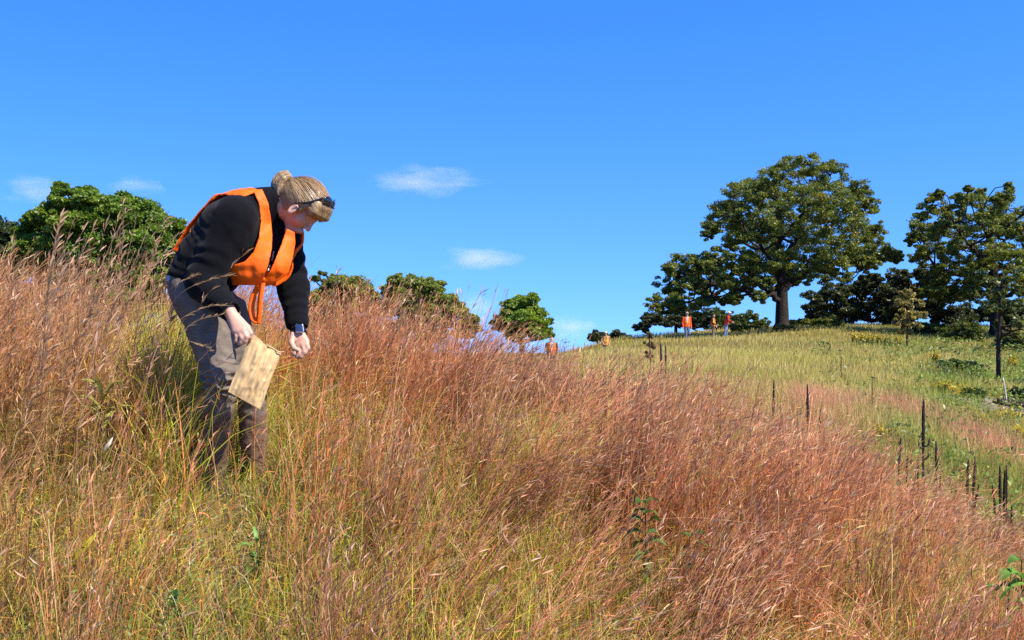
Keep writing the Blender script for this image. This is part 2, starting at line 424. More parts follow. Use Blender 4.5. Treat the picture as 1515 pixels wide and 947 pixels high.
tree('oak_tree', 'second oak at the right edge with a ragged crown and thick dark trunk', 70, (1474, 486),
     [(1385, 302, 20), (1440, 298, 22), (1495, 308, 26), (1365, 335, 22), (1412, 330, 28), (1460, 335, 30), (1515, 340, 30), (1550, 330, 30), (1375, 368, 22), (1425, 370, 28),
      (1480, 375, 28), (1530, 380, 26), (1400, 402, 22), (1450, 405, 26), (1510, 405, 22), (1390, 425, 18), (1430, 432, 20), (1475, 425, 18), (1450, 285, 9), (1392, 286, 8), (1348, 352, 10), (1580, 370, 34), (1560, 410, 26)],
     [(1474, 455, 0), (1472, 420, 0), (1468, 380, 0), (1462, 340, 0)],
     [(.2, (1474, 445, 0), (1500, 430, -.6), (1530, 415, -1), (1560, 380, -.5)), (.17, (1472, 425, 0), (1435, 405, .8), (1395, 395, .8), (1370, 365, .5)),
      (.15, (1470, 400, 0), (1430, 370, -1), (1400, 335, -1.2)), (.14, (1468, 385, 0), (1500, 350, 1), (1520, 330, 1))],
     leaf=.07, per=130, nsub=20, ca=OAK_A, cb=OAK_B, depth=.6, seed=2, trunk_r=.42, layers=3, sub_r=.33)

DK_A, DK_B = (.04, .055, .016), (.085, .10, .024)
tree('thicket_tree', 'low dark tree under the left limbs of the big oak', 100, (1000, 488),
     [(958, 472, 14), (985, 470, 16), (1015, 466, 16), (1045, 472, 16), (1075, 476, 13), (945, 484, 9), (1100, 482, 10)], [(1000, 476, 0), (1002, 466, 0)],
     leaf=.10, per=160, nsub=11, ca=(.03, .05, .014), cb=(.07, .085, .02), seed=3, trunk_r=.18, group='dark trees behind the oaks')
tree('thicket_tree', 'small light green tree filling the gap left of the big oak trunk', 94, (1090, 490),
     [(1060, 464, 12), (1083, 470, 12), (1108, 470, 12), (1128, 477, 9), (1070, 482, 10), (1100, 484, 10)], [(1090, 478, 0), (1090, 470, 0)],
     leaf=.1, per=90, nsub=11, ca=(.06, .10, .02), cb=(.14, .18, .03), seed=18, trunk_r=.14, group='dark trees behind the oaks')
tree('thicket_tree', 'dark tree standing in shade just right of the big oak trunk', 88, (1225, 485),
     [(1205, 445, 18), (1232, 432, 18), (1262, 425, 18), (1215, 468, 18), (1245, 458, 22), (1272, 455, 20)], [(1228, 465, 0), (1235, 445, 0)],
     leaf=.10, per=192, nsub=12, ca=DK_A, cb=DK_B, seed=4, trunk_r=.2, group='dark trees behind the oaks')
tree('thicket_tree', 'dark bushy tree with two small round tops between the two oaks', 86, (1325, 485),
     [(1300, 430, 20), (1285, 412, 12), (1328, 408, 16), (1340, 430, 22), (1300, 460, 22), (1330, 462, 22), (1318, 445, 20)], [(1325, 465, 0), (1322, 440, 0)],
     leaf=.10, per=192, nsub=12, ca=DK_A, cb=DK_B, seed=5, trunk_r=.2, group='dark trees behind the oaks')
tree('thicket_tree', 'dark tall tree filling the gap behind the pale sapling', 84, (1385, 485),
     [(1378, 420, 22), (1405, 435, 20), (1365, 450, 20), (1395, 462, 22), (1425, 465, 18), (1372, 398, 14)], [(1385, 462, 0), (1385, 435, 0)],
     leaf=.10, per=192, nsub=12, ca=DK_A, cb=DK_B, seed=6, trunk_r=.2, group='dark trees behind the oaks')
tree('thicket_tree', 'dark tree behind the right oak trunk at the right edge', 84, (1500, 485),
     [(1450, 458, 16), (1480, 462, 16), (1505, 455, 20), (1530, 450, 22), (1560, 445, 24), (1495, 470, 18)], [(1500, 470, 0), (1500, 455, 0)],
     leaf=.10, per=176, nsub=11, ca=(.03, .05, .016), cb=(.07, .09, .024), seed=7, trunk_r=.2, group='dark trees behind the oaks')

# saplings standing in the meadow
tree('sapling', 'slim pale yellow-green sapling in front of the dark trees', 58, (1342, 512),
     [(1345, 432, 9), (1335, 446, 10), (1356, 446, 10), (1342, 462, 11), (1362, 462, 9), (1332, 474, 9), (1350, 478, 9), (1340, 490, 6)], [(1342, 490, 0), (1343, 460, 0), (1344, 432, 0)],
     leaf=.12, per=22, nsub=7, ca=(.24, .20, .05), cb=(.42, .34, .08), seed=8, trunk_r=.05, layers=2, twig=.012, cat='sapling')
tree('sapling', 'young tree with thin dark bare trunk near the right edge', 38, (1478, 545),
     [(1478, 412, 10), (1492, 425, 11), (1470, 432, 9), (1500, 448, 13), (1485, 450, 11), (1515, 470, 13), (1495, 478, 10), (1520, 492, 11), (1468, 455, 8)], [(1477, 520, 0), (1479, 480, 0), (1480, 440, 0), (1484, 405, 0)],
     leaf=.10, per=20, nsub=8, ca=(.09, .12, .03), cb=(.2, .22, .05), seed=9, trunk_r=.085, layers=2, twig=.014, cat='sapling')
tree('sapling', 'tall narrow brown-leaved sapling left of the walking hiker', 34, (962, 556),
     [(961, 496, 6), (958, 508, 7), (965, 512, 6), (962, 524, 7), (964, 537, 5)], [(962, 530, 0), (961, 505, 0), (961, 492, 0)],
     leaf=.055, per=24, nsub=6, ca=(.10, .085, .03), cb=(.2, .15, .05), seed=10, trunk_r=.03, layers=1, twig=.008, cat='sapling')

# left of the picture
GL_A, GL_B = (.085, .165, .014), (.21, .30, .024)
tree('woodland_tree', 'large leafy green tree behind the tall grass at the left', 44, (160, 470),
     [(128, 298, 22), (165, 305, 26), (205, 312, 24), (105, 318, 22), (140, 335, 32), (185, 340, 32), (228, 325, 22), (262, 340, 18), (235, 355, 28), (90, 345, 24), (75, 325, 16),
      (50, 335, 16), (60, 365, 26), (110, 370, 32), (160, 380, 34), (210, 380, 30), (255, 372, 20), (275, 352, 11), (40, 350, 16), (120, 285, 11), (180, 410, 26), (120, 410, 26), (80, 400, 24), (235, 405, 22), (40, 440, 26), (100, 445, 28), (160, 448, 28), (220, 440, 26), (268, 415, 18), (290, 400, 11)],
     [(160, 430, 0), (158, 380, 0), (155, 330, 0)], [(.14, (160, 420, 0), (110, 380, -.5), (80, 345, -.6)), (.14, (159, 410, 0), (210, 370, .5), (250, 345, .6))],
     leaf=.075, per=240, nsub=19, ca=GL_A, cb=GL_B, depth=.6, seed=11, trunk_r=.3, sub_r=.52)
tree('woodland_tree', 'darker bluish tree cut off by the left edge of the picture', 52, (-25, 460),
     [(5, 345, 18), (-18, 335, 24), (10, 370, 18), (-20, 370, 28), (18, 395, 20), (-20, 410, 30), (-50, 350, 28), (5, 440, 26)], [(-25, 430, 0), (-22, 370, 0)],
     leaf=.08, per=205, nsub=19, ca=(.03, .055, .018), cb=(.07, .1, .03), sub_r=.52, seed=12, trunk_r=.2)
# middle
ML_A, ML_B = (.15, .18, .03), (.31, .32, .055)
tree('woodland_tree', 'olive round-topped tree just right of the bending person', 72, (505, 500),
     [(510, 416, 15), (530, 422, 15), (490, 424, 13), (548, 436, 13), (505, 440, 20), (470, 440, 14), (535, 448, 18), (468, 412, 5), (480, 405, 3), (560, 455, 12), (500, 465, 20), (450, 450, 16), (455, 474, 18), (480, 482, 18), (540, 482, 18)],
     [(505, 470, 0), (507, 440, 0)], leaf=.08, per=171, nsub=19, ca=ML_A, cb=ML_B, sub_r=.52, seed=13, trunk_r=.22, group='trees beyond the red grass crest')
tree('woodland_tree', 'wide olive tree with twin tops sloping down to the right', 70, (625, 510),
     [(586, 414, 11), (612, 418, 13), (632, 422, 14), (648, 424, 11), (575, 430, 12), (600, 440, 20), (635, 446, 22), (662, 446, 14), (680, 458, 13), (696, 472, 11), (705, 484, 8), (655, 468, 20), (610, 468, 22), (570, 455, 16), (580, 488, 18), (640, 492, 18), (690, 490, 12)],
     [(625, 480, 0), (622, 445, 0)], leaf=.08, per=171, nsub=19, ca=ML_A, cb=(.27, .32, .04), sub_r=.52, seed=14, trunk_r=.25, group='trees beyond the red grass crest')
tree('woodland_tree', 'compact rounded bright green tree alone in the middle of the skyline', 66, (772, 515),
     [(760, 452, 14), (775, 446, 12), (788, 442, 9), (748, 464, 14), (768, 466, 20), (790, 460, 14), (740, 478, 14), (802, 474, 13), (765, 484, 22), (795, 488, 16), (813, 492, 8)],
     [(772, 490, 0), (771, 465, 0)], leaf=.075, per=220, sub_r=.5, nsub=16, ca=(.11, .19, .014), cb=(.28, .38, .026), seed=15, trunk_r=.2, group='trees beyond the red grass crest')
tree('woodland_tree', 'tiny dark round tree on the skyline between rounded tree and oak', 125, (884, 505),
     [(884, 496, 8), (876, 499, 6), (893, 498, 6)], [(884, 499, 0)], leaf=.25, per=40, nsub=8, ca=DK_A, cb=DK_B, seed=16, trunk_r=.2, group='trees beyond the red grass crest')
tree('woodland_tree', 'tiny dark tree on the skyline behind the person in pale cap', 128, (914, 505),
     [(912, 493, 6), (920, 497, 6), (904, 498, 5), (930, 500, 4)], [(914, 498, 0)], leaf=.25, per=40, nsub=8, ca=DK_A, cb=(.05, .065, .03), seed=17, trunk_r=.2, group='trees beyond the red grass crest')

# low bushes along the foot of the trees
def bush(px, py, d, w, h, label, ca, cb, seed, group=None, name='bush', leaf=.075, per=90, cat='bush', nsub=10, lw=1.0):
    py = 473.5 - (gz((px - 757.5) / F * d, d) - CAM_Z) / d * F      # sits on the ground
    lob = []
    r = h * .46
    n = max(2, int(w / r * 1.25))
    rg = np.random.default_rng(seed)
    for i in range(n):
        t = (i + .5) / n * 2 - 1
        lob.append((px + t * (w / 2 - r * .6), py - h * (.50 + .16 * rg.random()) * (1 - .3 * t * t), r * rg.uniform(.85, 1.1)))
        lob.append((px + t * (w / 2 - r * .5), py - h * .18, r * .8))
    return tree(name, label, d, (px, py), lob, [(px, py - h * .3, 0), (px, py - h * .6, 0)], leaf=leaf, per=per, nsub=nsub, ca=ca, cb=cb, seed=seed, trunk_r=.05, layers=2, twig=.012, cat=cat, group=group, depth=.5, sub_r=.45)
YB_A, YB_B = (.10, .13, .016), (.24, .25, .03)
bush(1205, 484, 77, 90, 16, 'low yellow-green bush at the foot of the big oak', YB_A, YB_B, 31, 'bushes along the tree line')
bush(1110, 488, 78, 60, 11, 'short pale green bush left of the big oak trunk', YB_A, YB_B, 32, 'bushes along the tree line')
bush(1160, 494, 72, 36, 12, 'straw-coloured low bush right in front of the oak trunk', (.18, .15, .04), (.34, .26, .07), 33, 'bushes along the tree line')
bush(1420, 492, 66, 70, 34, 'tall bright green bush left of the right oak trunk', (.05, .08, .012), (.14, .17, .02), 34, 'bushes along the tree line')
bush(1375, 492, 70, 50, 22, 'low green bush beside the pale sapling', (.05, .08, .012), (.13, .16, .02), 35, 'bushes along the tree line')
bush(1500, 498, 60, 60, 34, 'green bush at the right edge behind the thin trunk', (.05, .08, .014), (.14, .17, .026), 36, 'bushes along the tree line')
bush(1410, 535, 42, 44, 24, 'fresh green round bush on the right slope', (.05, .09, .016), (.11, .16, .026), 37, 'green bushes on the right slope')
bush(1432, 533, 43, 34, 18, 'dull dark green bush beside the fresh green one', (.03, .05, .02), (.06, .085, .03), 38, 'green bushes on the right slope')
bush(1437, 566, 32, 34, 20, 'small dark green bush just left of the bare dirt', (.03, .07, .014), (.09, .14, .024), 39, 'green bushes on the right slope')
bush(1508, 560, 33, 30, 22, 'dark green bush behind the dirt at the right edge', (.03, .06, .014), (.08, .11, .024), 40, 'green bushes on the right slope')
# goldenrod
def goldenrod(px, py, d, w, h, label, seed):
    rg = np.random.default_rng(seed)
    c = P(px, py, d); x, y = c[0], c[1]; z = gz(x, y)
    root = empty('goldenrod', (x, y, z), label, 'goldenrod', 'clumps of yellow goldenrod')
    W, H = w / F * d, h / F * d
    st, fl = MB(), MB()
    n = max(8, int(W * 14))
    for i in range(n):
        bx = x + rg.uniform(-.5, .5) * W; by = y + rg.uniform(-.4, .4) * W * .6; bz = gz(bx, by)
        hh = H * rg.uniform(.7, 1.1); tip = np.array([bx + rg.normal() * .08, by + rg.normal() * .08, bz + hh])
        pth = bez([(bx, by, bz), ((bx + tip[0]) / 2, by, bz + hh * .55), tip], 5)
        st.tube(pth, .006 * d / 30 + .003, 4, (.09, .13, .03), cap=False)
        k = 16
        t = rg.random(k); cc = pth[0] + (pth[-1] - pth[0]) * (.1 + .55 * t)[:, None]
        V, Q = leaf_quads(cc + rg.normal(size=(k, 3)) * .03, np.full(k, .07), np.array([0, 0, .6]), rg, .25)
        st.add(V, Q, None, (.10, .15, .03))
        k = 26
        cc = tip + rg.normal(size=(k, 3)) * np.array([.07, .07, .09]) - np.array([0, 0, .07])
        V, Q = leaf_quads(cc, rg.uniform(.02, .045, k), np.array([0, 0, .4]), rg, .8)
        fl.add(V, Q, None, np.array([.50, .36, .02]))
    st.build('foliage', LEAF, root); tag(fl.build('blossom', LEAF, root), kind='stuff')
for a in [(1300, 507, 57, 60, 15, 'long yellow goldenrod clump left of the pale sapling'), (1275, 503, 60, 26, 12, 'small goldenrod clump at the left end of the long one'),
          (1400, 572, 33, 40, 15, 'goldenrod clump on the right slope left of the small dark bush'), (1425, 575, 32, 30, 12, 'goldenrod clump in front of the small dark bush'),
          (1490, 605, 27, 34, 16, 'goldenrod clump below the bare dirt'), (1455, 628, 25, 26, 14, 'goldenrod clump midway down the right slope'),
          (1505, 640, 23, 14, 22, 'upright goldenrod at the right edge above the dark stalks'), (1497, 515, 45, 16, 18, 'goldenrod beside the thin dark trunk'),
          (1292, 650, 20, 16, 14, 'goldenrod among the pink grass right of centre'), (1385, 535, 44, 10, 20, 'single upright goldenrod left of the round green bush')]:
    goldenrod(*a[:5], a[5], int(a[0]))
# ------------------------------------------------------------------ bodies: smooth distance fields turned into one surface
class Field:
    def __init__(s, lo, hi, h):
        s.lo = np.asarray(lo, dtype=float); s.h = h
        s.n = np.ceil((np.asarray(hi) - s.lo) / h).astype(int) + 1
        s.v = np.full(s.n, 1.0, dtype=np.float32)
    def _box(s, mn, mx):
        a = np.clip(np.floor((mn - s.lo) / s.h).astype(int), 0, s.n); b = np.clip(np.ceil((mx - s.lo) / s.h).astype(int) + 1, 0, s.n)
        sl = tuple(slice(int(i), int(j)) for i, j in zip(a, b))
        ax = [s.lo[k] + np.arange(a[k], b[k]) * s.h for k in range(3)]
        return sl, np.stack(np.meshgrid(*ax, indexing='ij'), -1)
    def _merge(s, sl, d, k, sub=False):
        o = s.v[sl]
        if sub: d = -d; 
        if k > 0:
            hh = np.clip(.5 + .5 * ((o - d) if not sub else (d - o)) / k, 0, 1)
            if not sub: s.v[sl] = o * (1 - hh) + d * hh - k * hh * (1 - hh)
            else: s.v[sl] = o * (1 - hh) + d * hh + k * hh * (1 - hh)
        else: s.v[sl] = np.maximum(o, d) if sub else np.minimum(o, d)
    def cap(s, a, b, ra, rb=None, k=.02, sub=False, disp=None):
        rb = ra if rb is None else rb
        a, b = np.asarray(a, float), np.asarray(b, float); m = max(ra, rb) + k + .05
        sl, p = s._box(np.minimum(a, b) - m, np.maximum(a, b) + m)
        ab = b - a; t = np.clip(((p - a) @ ab) / (ab @ ab + 1e-9), 0, 1)
        d = np.linalg.norm(p - (a + t[..., None] * ab), axis=-1) - (ra + (rb - ra) * t)
        if disp is not None: d = d + disp(p, t)
        s._merge(sl, d, k, sub)
    def chain(s, pts, rs, k=.02, disp=None):
        for i in range(len(pts) - 1): s.cap(pts[i], pts[i + 1], rs[i], rs[i + 1], k, disp=disp)
    def ell(s, c, R, r, k=.02, sub=False):
        """ellipsoid; R rows = axes"""
        c = np.asarray(c, float); R = unit(np.asarray(R, float)); r = np.asarray(r, float); m = r.max() + k + .05
        sl, p = s._box(c - m, c + m)
        q = (p - c) @ R.T
        k0 = np.linalg.norm(q / r, axis=-1); k1 = np.linalg.norm(q / r ** 2, axis=-1)
        s._merge(sl, k0 * (k0 - 1) / (k1 + 1e-6), k, sub)
    def flat(s, a, b, la, lb, ra, rb, k=.03, disp=None):
        """limb with an oval section: lateral axes la/lb, (lateral, depth) radii ra/rb at the two ends"""
        a, b = np.asarray(a, float), np.asarray(b, float); m = max(ra + rb) + k + .05
        sl, p = s._box(np.minimum(a, b) - m, np.maximum(a, b) + m)
        ab = b - a; t = np.clip(((p - a) @ ab) / (ab @ ab + 1e-9), 0, 1); w = p - (a + t[..., None] * ab)
        l = unit(np.asarray(la) * (1 - t[..., None]) + np.asarray(lb) * t[..., None])
        x = (w * l).sum(-1); y2 = np.maximum((w * w).sum(-1) - x * x, 0)
        rx = ra[0] + (rb[0] - ra[0]) * t; ry = ra[1] + (rb[1] - ra[1]) * t
        k0 = np.sqrt((x / rx) ** 2 + y2 / ry ** 2); k1 = np.sqrt((x / rx ** 2) ** 2 + y2 / ry ** 4)
        d = k0 * (k0 - 1) / (k1 + 1e-4)
        if disp is not None: d = d + disp(p, t)
        s._merge(sl, d, k)
    def pts(s):
        ax = [s.lo[k] + np.arange(s.n[k]) * s.h for k in range(3)]
        return np.stack(np.meshgrid(*ax, indexing='ij'), -1)
    def surface(s):
        v = s.v; ins = v < 0
        nx, ny, nz = s.n
        c8 = [ins[i:nx - 1 + i, j:ny - 1 + j, k:nz - 1 + k] for i in (0, 1) for j in (0, 1) for k in (0, 1)]
        tot = sum(c.astype(np.int8) for c in c8)
        act = np.argwhere((tot > 0) & (tot < 8))
        cid = np.full((nx - 1, ny - 1, nz - 1), -1, dtype=np.int32); cid[tuple(act.T)] = np.arange(len(act))
        offs = [(i, j, k) for i in (0, 1) for j in (0, 1) for k in (0, 1)]
        val = np.stack([v[act[:, 0] + o[0], act[:, 1] + o[1], act[:, 2] + o[2]] for o in offs], 1)
        acc = np.zeros((len(act), 3)); cnt = np.zeros(len(act))
        for i in range(8):
            for j in range(i + 1, 8):
                df = np.array(offs[j]) - np.array(offs[i])
                if abs(df).sum() != 1: continue
                a, b = val[:, i], val[:, j]; m = (a < 0) != (b < 0)
                t = np.where(m, a / np.where(m, a - b, 1), 0)
                acc[m] += (np.array(offs[i]) + t[m, None] * df); cnt[m] += 1
        V = s.lo + (act + acc / np.maximum(cnt, 1)[:, None]) * s.h
        Q = []
        for ax in range(3):
            u, w = (ax + 1) % 3, (ax + 2) % 3
            sa = [slice(None)] * 3; sb = [slice(None)] * 3
            sa[ax] = slice(0, -1); sb[ax] = slice(1, None)
            for q in (u, w): sa[q] = slice(1, -1); sb[q] = slice(1, -1)
            A, B = ins[tuple(sa)], ins[tuple(sb)]
            for flip, mask in ((False, A & ~B), (True, ~A & B)):
                e = np.argwhere(mask)
                if not len(e): continue
                e[:, u] += 1; e[:, w] += 1
                def cell(du, dw):
                    c = e.copy(); c[:, u] += du; c[:, w] += dw; return cid[tuple(c.T)]
                q = np.stack([cell(-1, -1), cell(0, -1), cell(0, 0), cell(-1, 0)], 1)
                if flip: q = q[:, ::-1]
                Q.append(q)
        Q = np.concatenate(Q)
        return V, Q[(Q >= 0).all(1)]
    def mesh(s, name, mat, parent, col=None, smooth_iter=0):
        V, Q = s.surface()
        for _ in range(smooth_iter):
            acc = np.zeros_like(V); n = np.zeros(len(V))
            for k in range(4):
                np.add.at(acc, Q[:, k], V[Q[:, (k + 1) % 4]]); np.add.at(n, Q[:, k], 1)
            V = V * .5 + .5 * acc / np.maximum(n, 1)[:, None]
        c = col(V) if callable(col) else col
        return mesh_np(name, V, [Q], mat, parent, c, smooth=True)

def poly_sdf(px, py, poly):
    """signed distance to a 2-D polygon (negative inside)"""
    poly = np.asarray(poly, float); d = np.full(px.shape, 1e9); ins = np.zeros(px.shape, bool)
    for i in range(len(poly)):
        a, b = poly[i - 1], poly[i]; e = b - a
        wx, wy = px - a[0], py - a[1]
        t = np.clip((wx * e[0] + wy * e[1]) / (e @ e + 1e-9), 0, 1)
        d = np.minimum(d, np.hypot(wx - t * e[0], wy - t * e[1]))
        c = ((a[1] <= py) & (b[1] > py)) | ((b[1] <= py) & (a[1] > py))
        with np.errstate(divide='ignore', invalid='ignore'):
            xi = a[0] + (py - a[1]) * e[0] / (b[1] - a[1])
        ins ^= c & (px < xi)
    return np.where(ins, -d, d)

SKIN = pbr('skin', (.56, .32, .225), .5, .35, noise=(60, .12), bump=(180, .15, .002), attr=False)
EYE = pbr('eye_white', (.7, .68, .65), .2, .5)
FLEECE = pbr('black_fleece', (.0065, .0068, .0085), .95, .06, noise=(12, .25), bump=(70, .25, .004), sheen=.04)
PANTS = pbr('grey_trousers', (.085, .080, .078), .85, .2, noise=(22, .3), bump=(55, .5, .006))
VEST = pbr('orange_vest', (.93, .125, .003), .6, .25, noise=(25, .08), bump=(22, .35, .01))
HAIR = None
def hair_mat():
    m, nt, out = new_mat('blonde_hair')
    b = node(nt, 'ShaderNodeBsdfPrincipled'); b.inputs['Roughness'].default_value = .42; b.inputs['Specular IOR Level'].default_value = .5
    at = node(nt, 'ShaderNodeAttribute', attribute_name='Col')
    nt.links.new(at.outputs['Color'], b.inputs['Base Color'])
    tc = node(nt, 'ShaderNodeTexCoord'); nz = node(nt, 'ShaderNodeTexNoise'); nz.inputs['Scale'].default_value = 120; nz.inputs['Detail'].default_value = 3
    nt.links.new(tc.outputs['Object'], nz.inputs['Vector'])
    bp = node(nt, 'ShaderNodeBump'); bp.inputs['Strength'].default_value = .4; bp.inputs['Distance'].default_value = .003
    nt.links.new(nz.outputs[0], bp.inputs['Height']); nt.links.new(bp.outputs[0], b.inputs['Normal'])
    nt.links.new(b.outputs[0], out.inputs[0]); return m
HAIR = hair_mat()
BOOT = pbr('boot_leather', (.06, .04, .028), .7, .3, noise=(30, .4), bump=(60, .3, .004))
BLACKP = pbr('black_plastic', (.01, .01, .012), .25, .5)
GLASS = pbr('dark_lens', (.008, .008, .01), .08, .6)
SHIRT = pbr('lavender_shirt', (.34, .33, .52), .9, .2, bump=(60, .3, .004))
CASE = pbr('watch_case', (.55, .56, .58), .25, .5, metal=1.0)
SCREEN = pbr('watch_face', (.012, .025, .07), .1, .6)

# ------------------------------------------------------------------ the person bending over in the grass
D0 = 4.6
def Q_(px, py, dy=0.0): return P(px, py, D0 + dy)
ax0 = Q_(345, 720)
lady = empty('person', (ax0[0], D0, gz(ax0[0], D0)), 'person in black fleece and orange vest bending over in the tall grass', 'person')

pel, waist, chest, uch, neck0 = Q_(293, 424, 0), Q_(317, 384, 0), Q_(352, 343, -.01), Q_(382, 316, 0), Q_(398, 304, -.01)
Rhip, Lhip = Q_(297, 446, -.08), Q_(328, 448, .07)
Rkn, Lkn = Q_(328, 558, -.14), Q_(372, 570, -.01)
Ran, Lan = Q_(313, 706, -.06), Q_(377, 708, .05)
Rsh, Lsh = Q_(347, 322, -.155), Q_(420, 352, .11)
Rel, Rwr = Q_(303, 418, -.175), Q_(338, 458, -.29)
Lel, Lwr = Q_(434, 428, .09), Q_(441, 487, .02)
lat_p = unit(Rhip - Lhip + np.array([-.02, -.05, .03])); lat_s = unit(Rsh - Lsh)
spine = unit(neck0 - pel); fwd = unit(np.cross(spine, lat_s)); fwd_p = unit(np.cross(spine, lat_p))
hc = Q_(447, 303, -.03)
fn = unit(np.array([.50, -.17, -.85])); hu = np.array([.85, -.12, .5]); hu = unit(hu - fn * (hu @ fn)); hr = np.cross(fn, hu)

LO, HI = np.array([-1.58, 4.10, .62]), np.array([-.70, 4.98, 2.16])

def skull(f, grow=0.0, k=.03):
    f.ell(hc - fn * .006 + hu * .012, [hr, fn, hu], (.072 + grow, .092 + grow, .096 + grow), k)

# body (skin): one continuous figure under the clothes
f = Field(LO, HI, .0045)
f.flat(pel, waist, lat_p, lat_p, (.135, .095), (.12, .09)); f.flat(waist, chest, lat_p, lat_s, (.12, .09), (.14, .1)); f.flat(chest, uch, lat_s, lat_s, (.14, .1), (.11, .08))
f.chain([Rhip, Rkn, Ran], [.07, .045, .034], .03); f.chain([Lhip, Lkn, Lan], [.07, .042, .032], .03)
for an in (Ran, Lan): f.cap(an - np.array([0, 0, .045]), an + np.array([.08, -.065, -.072]), .024, .02, .02)
f.cap(Rsh, uch, .06, .07, .03); f.cap(Lsh, uch, .06, .07, .03)
f.chain([Rsh, Rel, Rwr], [.048, .037, .027], .02); f.chain([Lsh, Lel, Lwr], [.048, .037, .027], .02)
f.cap(neck0, hc - fn * .03 - hu * .06, .062, .056, .02)
skull(f)
f.cap(hc + fn * .02 - hu * .03, hc + fn * .066 - hu * .098, .06, .024, .03)       # jaw to chin
for sgn in (1, -1):
    f.ell(hc + fn * .066 - hu * .032 + hr * sgn * .034, [hr, fn, hu], (.026, .016, .024), .03)      # cheek
    f.cap(hc + fn * .082 + hu * .012 + hr * .008 * sgn, hc + fn * .074 + hu * .013 + hr * .034 * sgn, .011, .009, .014)   # brow
    f.ell(hc + fn * .09 - hu * .006 + hr * .03 * sgn, [hr, fn, hu], (.014, .012, .008), .006, sub=True)  # eye socket
    ec = hc + fn * .024 - hu * .024 + hr * .079 * sgn; el = unit(hr * sgn - fn * .35)
    f.ell(ec, [el, np.cross(hu - fn * .2, el), hu - fn * .2], (.009, .019, .031), .006)             # ear
    f.ell(ec + el * .009 + hu * .004, [el, np.cross(hu, el), hu], (.006, .010, .017), .004, sub=True)
f.cap(hc + fn * .088 + hu * .006, hc + fn * .107 - hu * .030, .007, .0095, .010)            # nose
for sgn in (1, -1): f.cap(hc + fn * .097 - hu * .033 + hr * .009 * sgn, hc + fn * .098 - hu * .033 + hr * .011 * sgn, .0075, .0065, .005)
f.cap(hc + fn * .094 - hu * .062 - hr * .016, hc + fn * .094 - hu * .062 + hr * .016, .0085, .0085, .008)  # lips
f.cap(hc + fn * .09 - hu * .073 - hr * .013, hc + fn * .09 - hu * .073 + hr * .013, .0085, .0085, .008)
f.cap(hc + fn * .108 - hu * .0675 - hr * .018, hc + fn * .108 - hu * .0675 + hr * .018, .003, .003, .003, sub=True)
def hand(wr, knuckles, fingers, thumb, rad=.0088, palm=.0135):
    for kn in knuckles: f.cap(wr, kn, .018, palm, .012)
    for i in range(3): f.cap(knuckles[i], knuckles[i + 1], palm * .92, palm * .92, .006)
    for kn, fg, sc in zip(knuckles, fingers, (1, 1.04, 1, .85)):
        pts = [kn] + fg
        f.chain(pts, [rad * sc * 1.18, rad * sc * 1.06, rad * sc * .98, rad * sc * .82][:len(pts)], .004)
    f.chain(thumb, [.014, .0115, .0105, .008][:len(thumb)], .006)
hand(Rwr, [Q_(366, 485, -.325), Q_(360, 489, -.335), Q_(354, 491, -.335), Q_(348, 490, -.33)],
     [[Q_(371, 493, -.335), Q_(370, 500, -.33), Q_(367, 504, -.322)], [Q_(365, 498, -.348), Q_(363, 505, -.345), Q_(360, 508, -.335)],
      [Q_(358, 500, -.348), Q_(356, 507, -.345), Q_(353, 509, -.335)], [Q_(350, 498, -.342), Q_(349, 504, -.34), Q_(347, 506, -.33)]],
     [Q_(349, 468, -.30), Q_(361, 480, -.295), Q_(369, 490, -.292), Q_(372, 498, -.296)])
hand(Lwr, [Q_(453, 505, -.01), Q_(448, 510, -.015), Q_(442, 512, -.01), Q_(437, 511, .0)],
     [[Q_(456, 515, -.03), Q_(451, 522, -.035), Q_(445, 520, -.025)], [Q_(451, 521, -.035), Q_(446, 528, -.035), Q_(441, 524, -.025)],
      [Q_(443, 522, -.03), Q_(440, 528, -.03), Q_(436, 524, -.02)], [Q_(437, 519, -.015), Q_(434, 524, -.015), Q_(432, 520, -.005)]],
     [Q_(434, 495, -.01), Q_(431, 507, -.03), Q_(435, 515, -.045), Q_(441, 518, -.05)])
f.mesh('body', SKIN, lady, smooth_iter=1)
for sgn in (1, -1):
    e = Field(hc + fn * .082 - hu * .006 + hr * .03 * sgn - .02, hc + fn * .082 - hu * .006 + hr * .03 * sgn + .02, .002)
    e.ell(hc + fn * .069 - hu * .006 + hr * .03 * sgn, [hr, fn, hu], (.011, .011, .011), 0)
    e.mesh('eye', EYE, lady)

# fleece jacket
def folds(freq, amp, lo=0., hi=1., seed=0.):
    def fn_(p, t):
        w = np.clip((t - lo) / .15, 0, 1) * np.clip((hi - t) / .15, 0, 1)
        n = vnoise(p * 11 + seed) * 9
        return -amp * .45 * w * np.sin(t * freq + n) * vnoise(p * 8 + seed + 4) * 1.6 - amp * 1.3 * (vnoise(p * 17 + seed + 9) - .5) - amp * .7 * (vnoise(p * 38 + seed) - .5)
    return fn_
T = Field(LO, HI, .005)           # torso alone, also what the vest hangs on
wr1 = folds(26, .0075, seed=3)
T.flat(pel - spine * .03, waist, lat_p, lat_p, (.168, .108), (.166, .122), .03, disp=wr1)
T.flat(waist, chest, lat_p, lat_s, (.166, .122), (.178, .126), .04, disp=wr1)
T.flat(chest, uch, lat_s, lat_s, (.178, .128), (.135, .10), .04)
for sgn in (.07, -.075): T.ell(chest + fwd * .085 + lat_s * sgn - spine * .0, [lat_s, fwd, spine], (.085, .07, .09), .05)
T.cap(uch, neck0, .085, .07, .03)
J = Field(LO, HI, .005); J.v = T.v.copy()
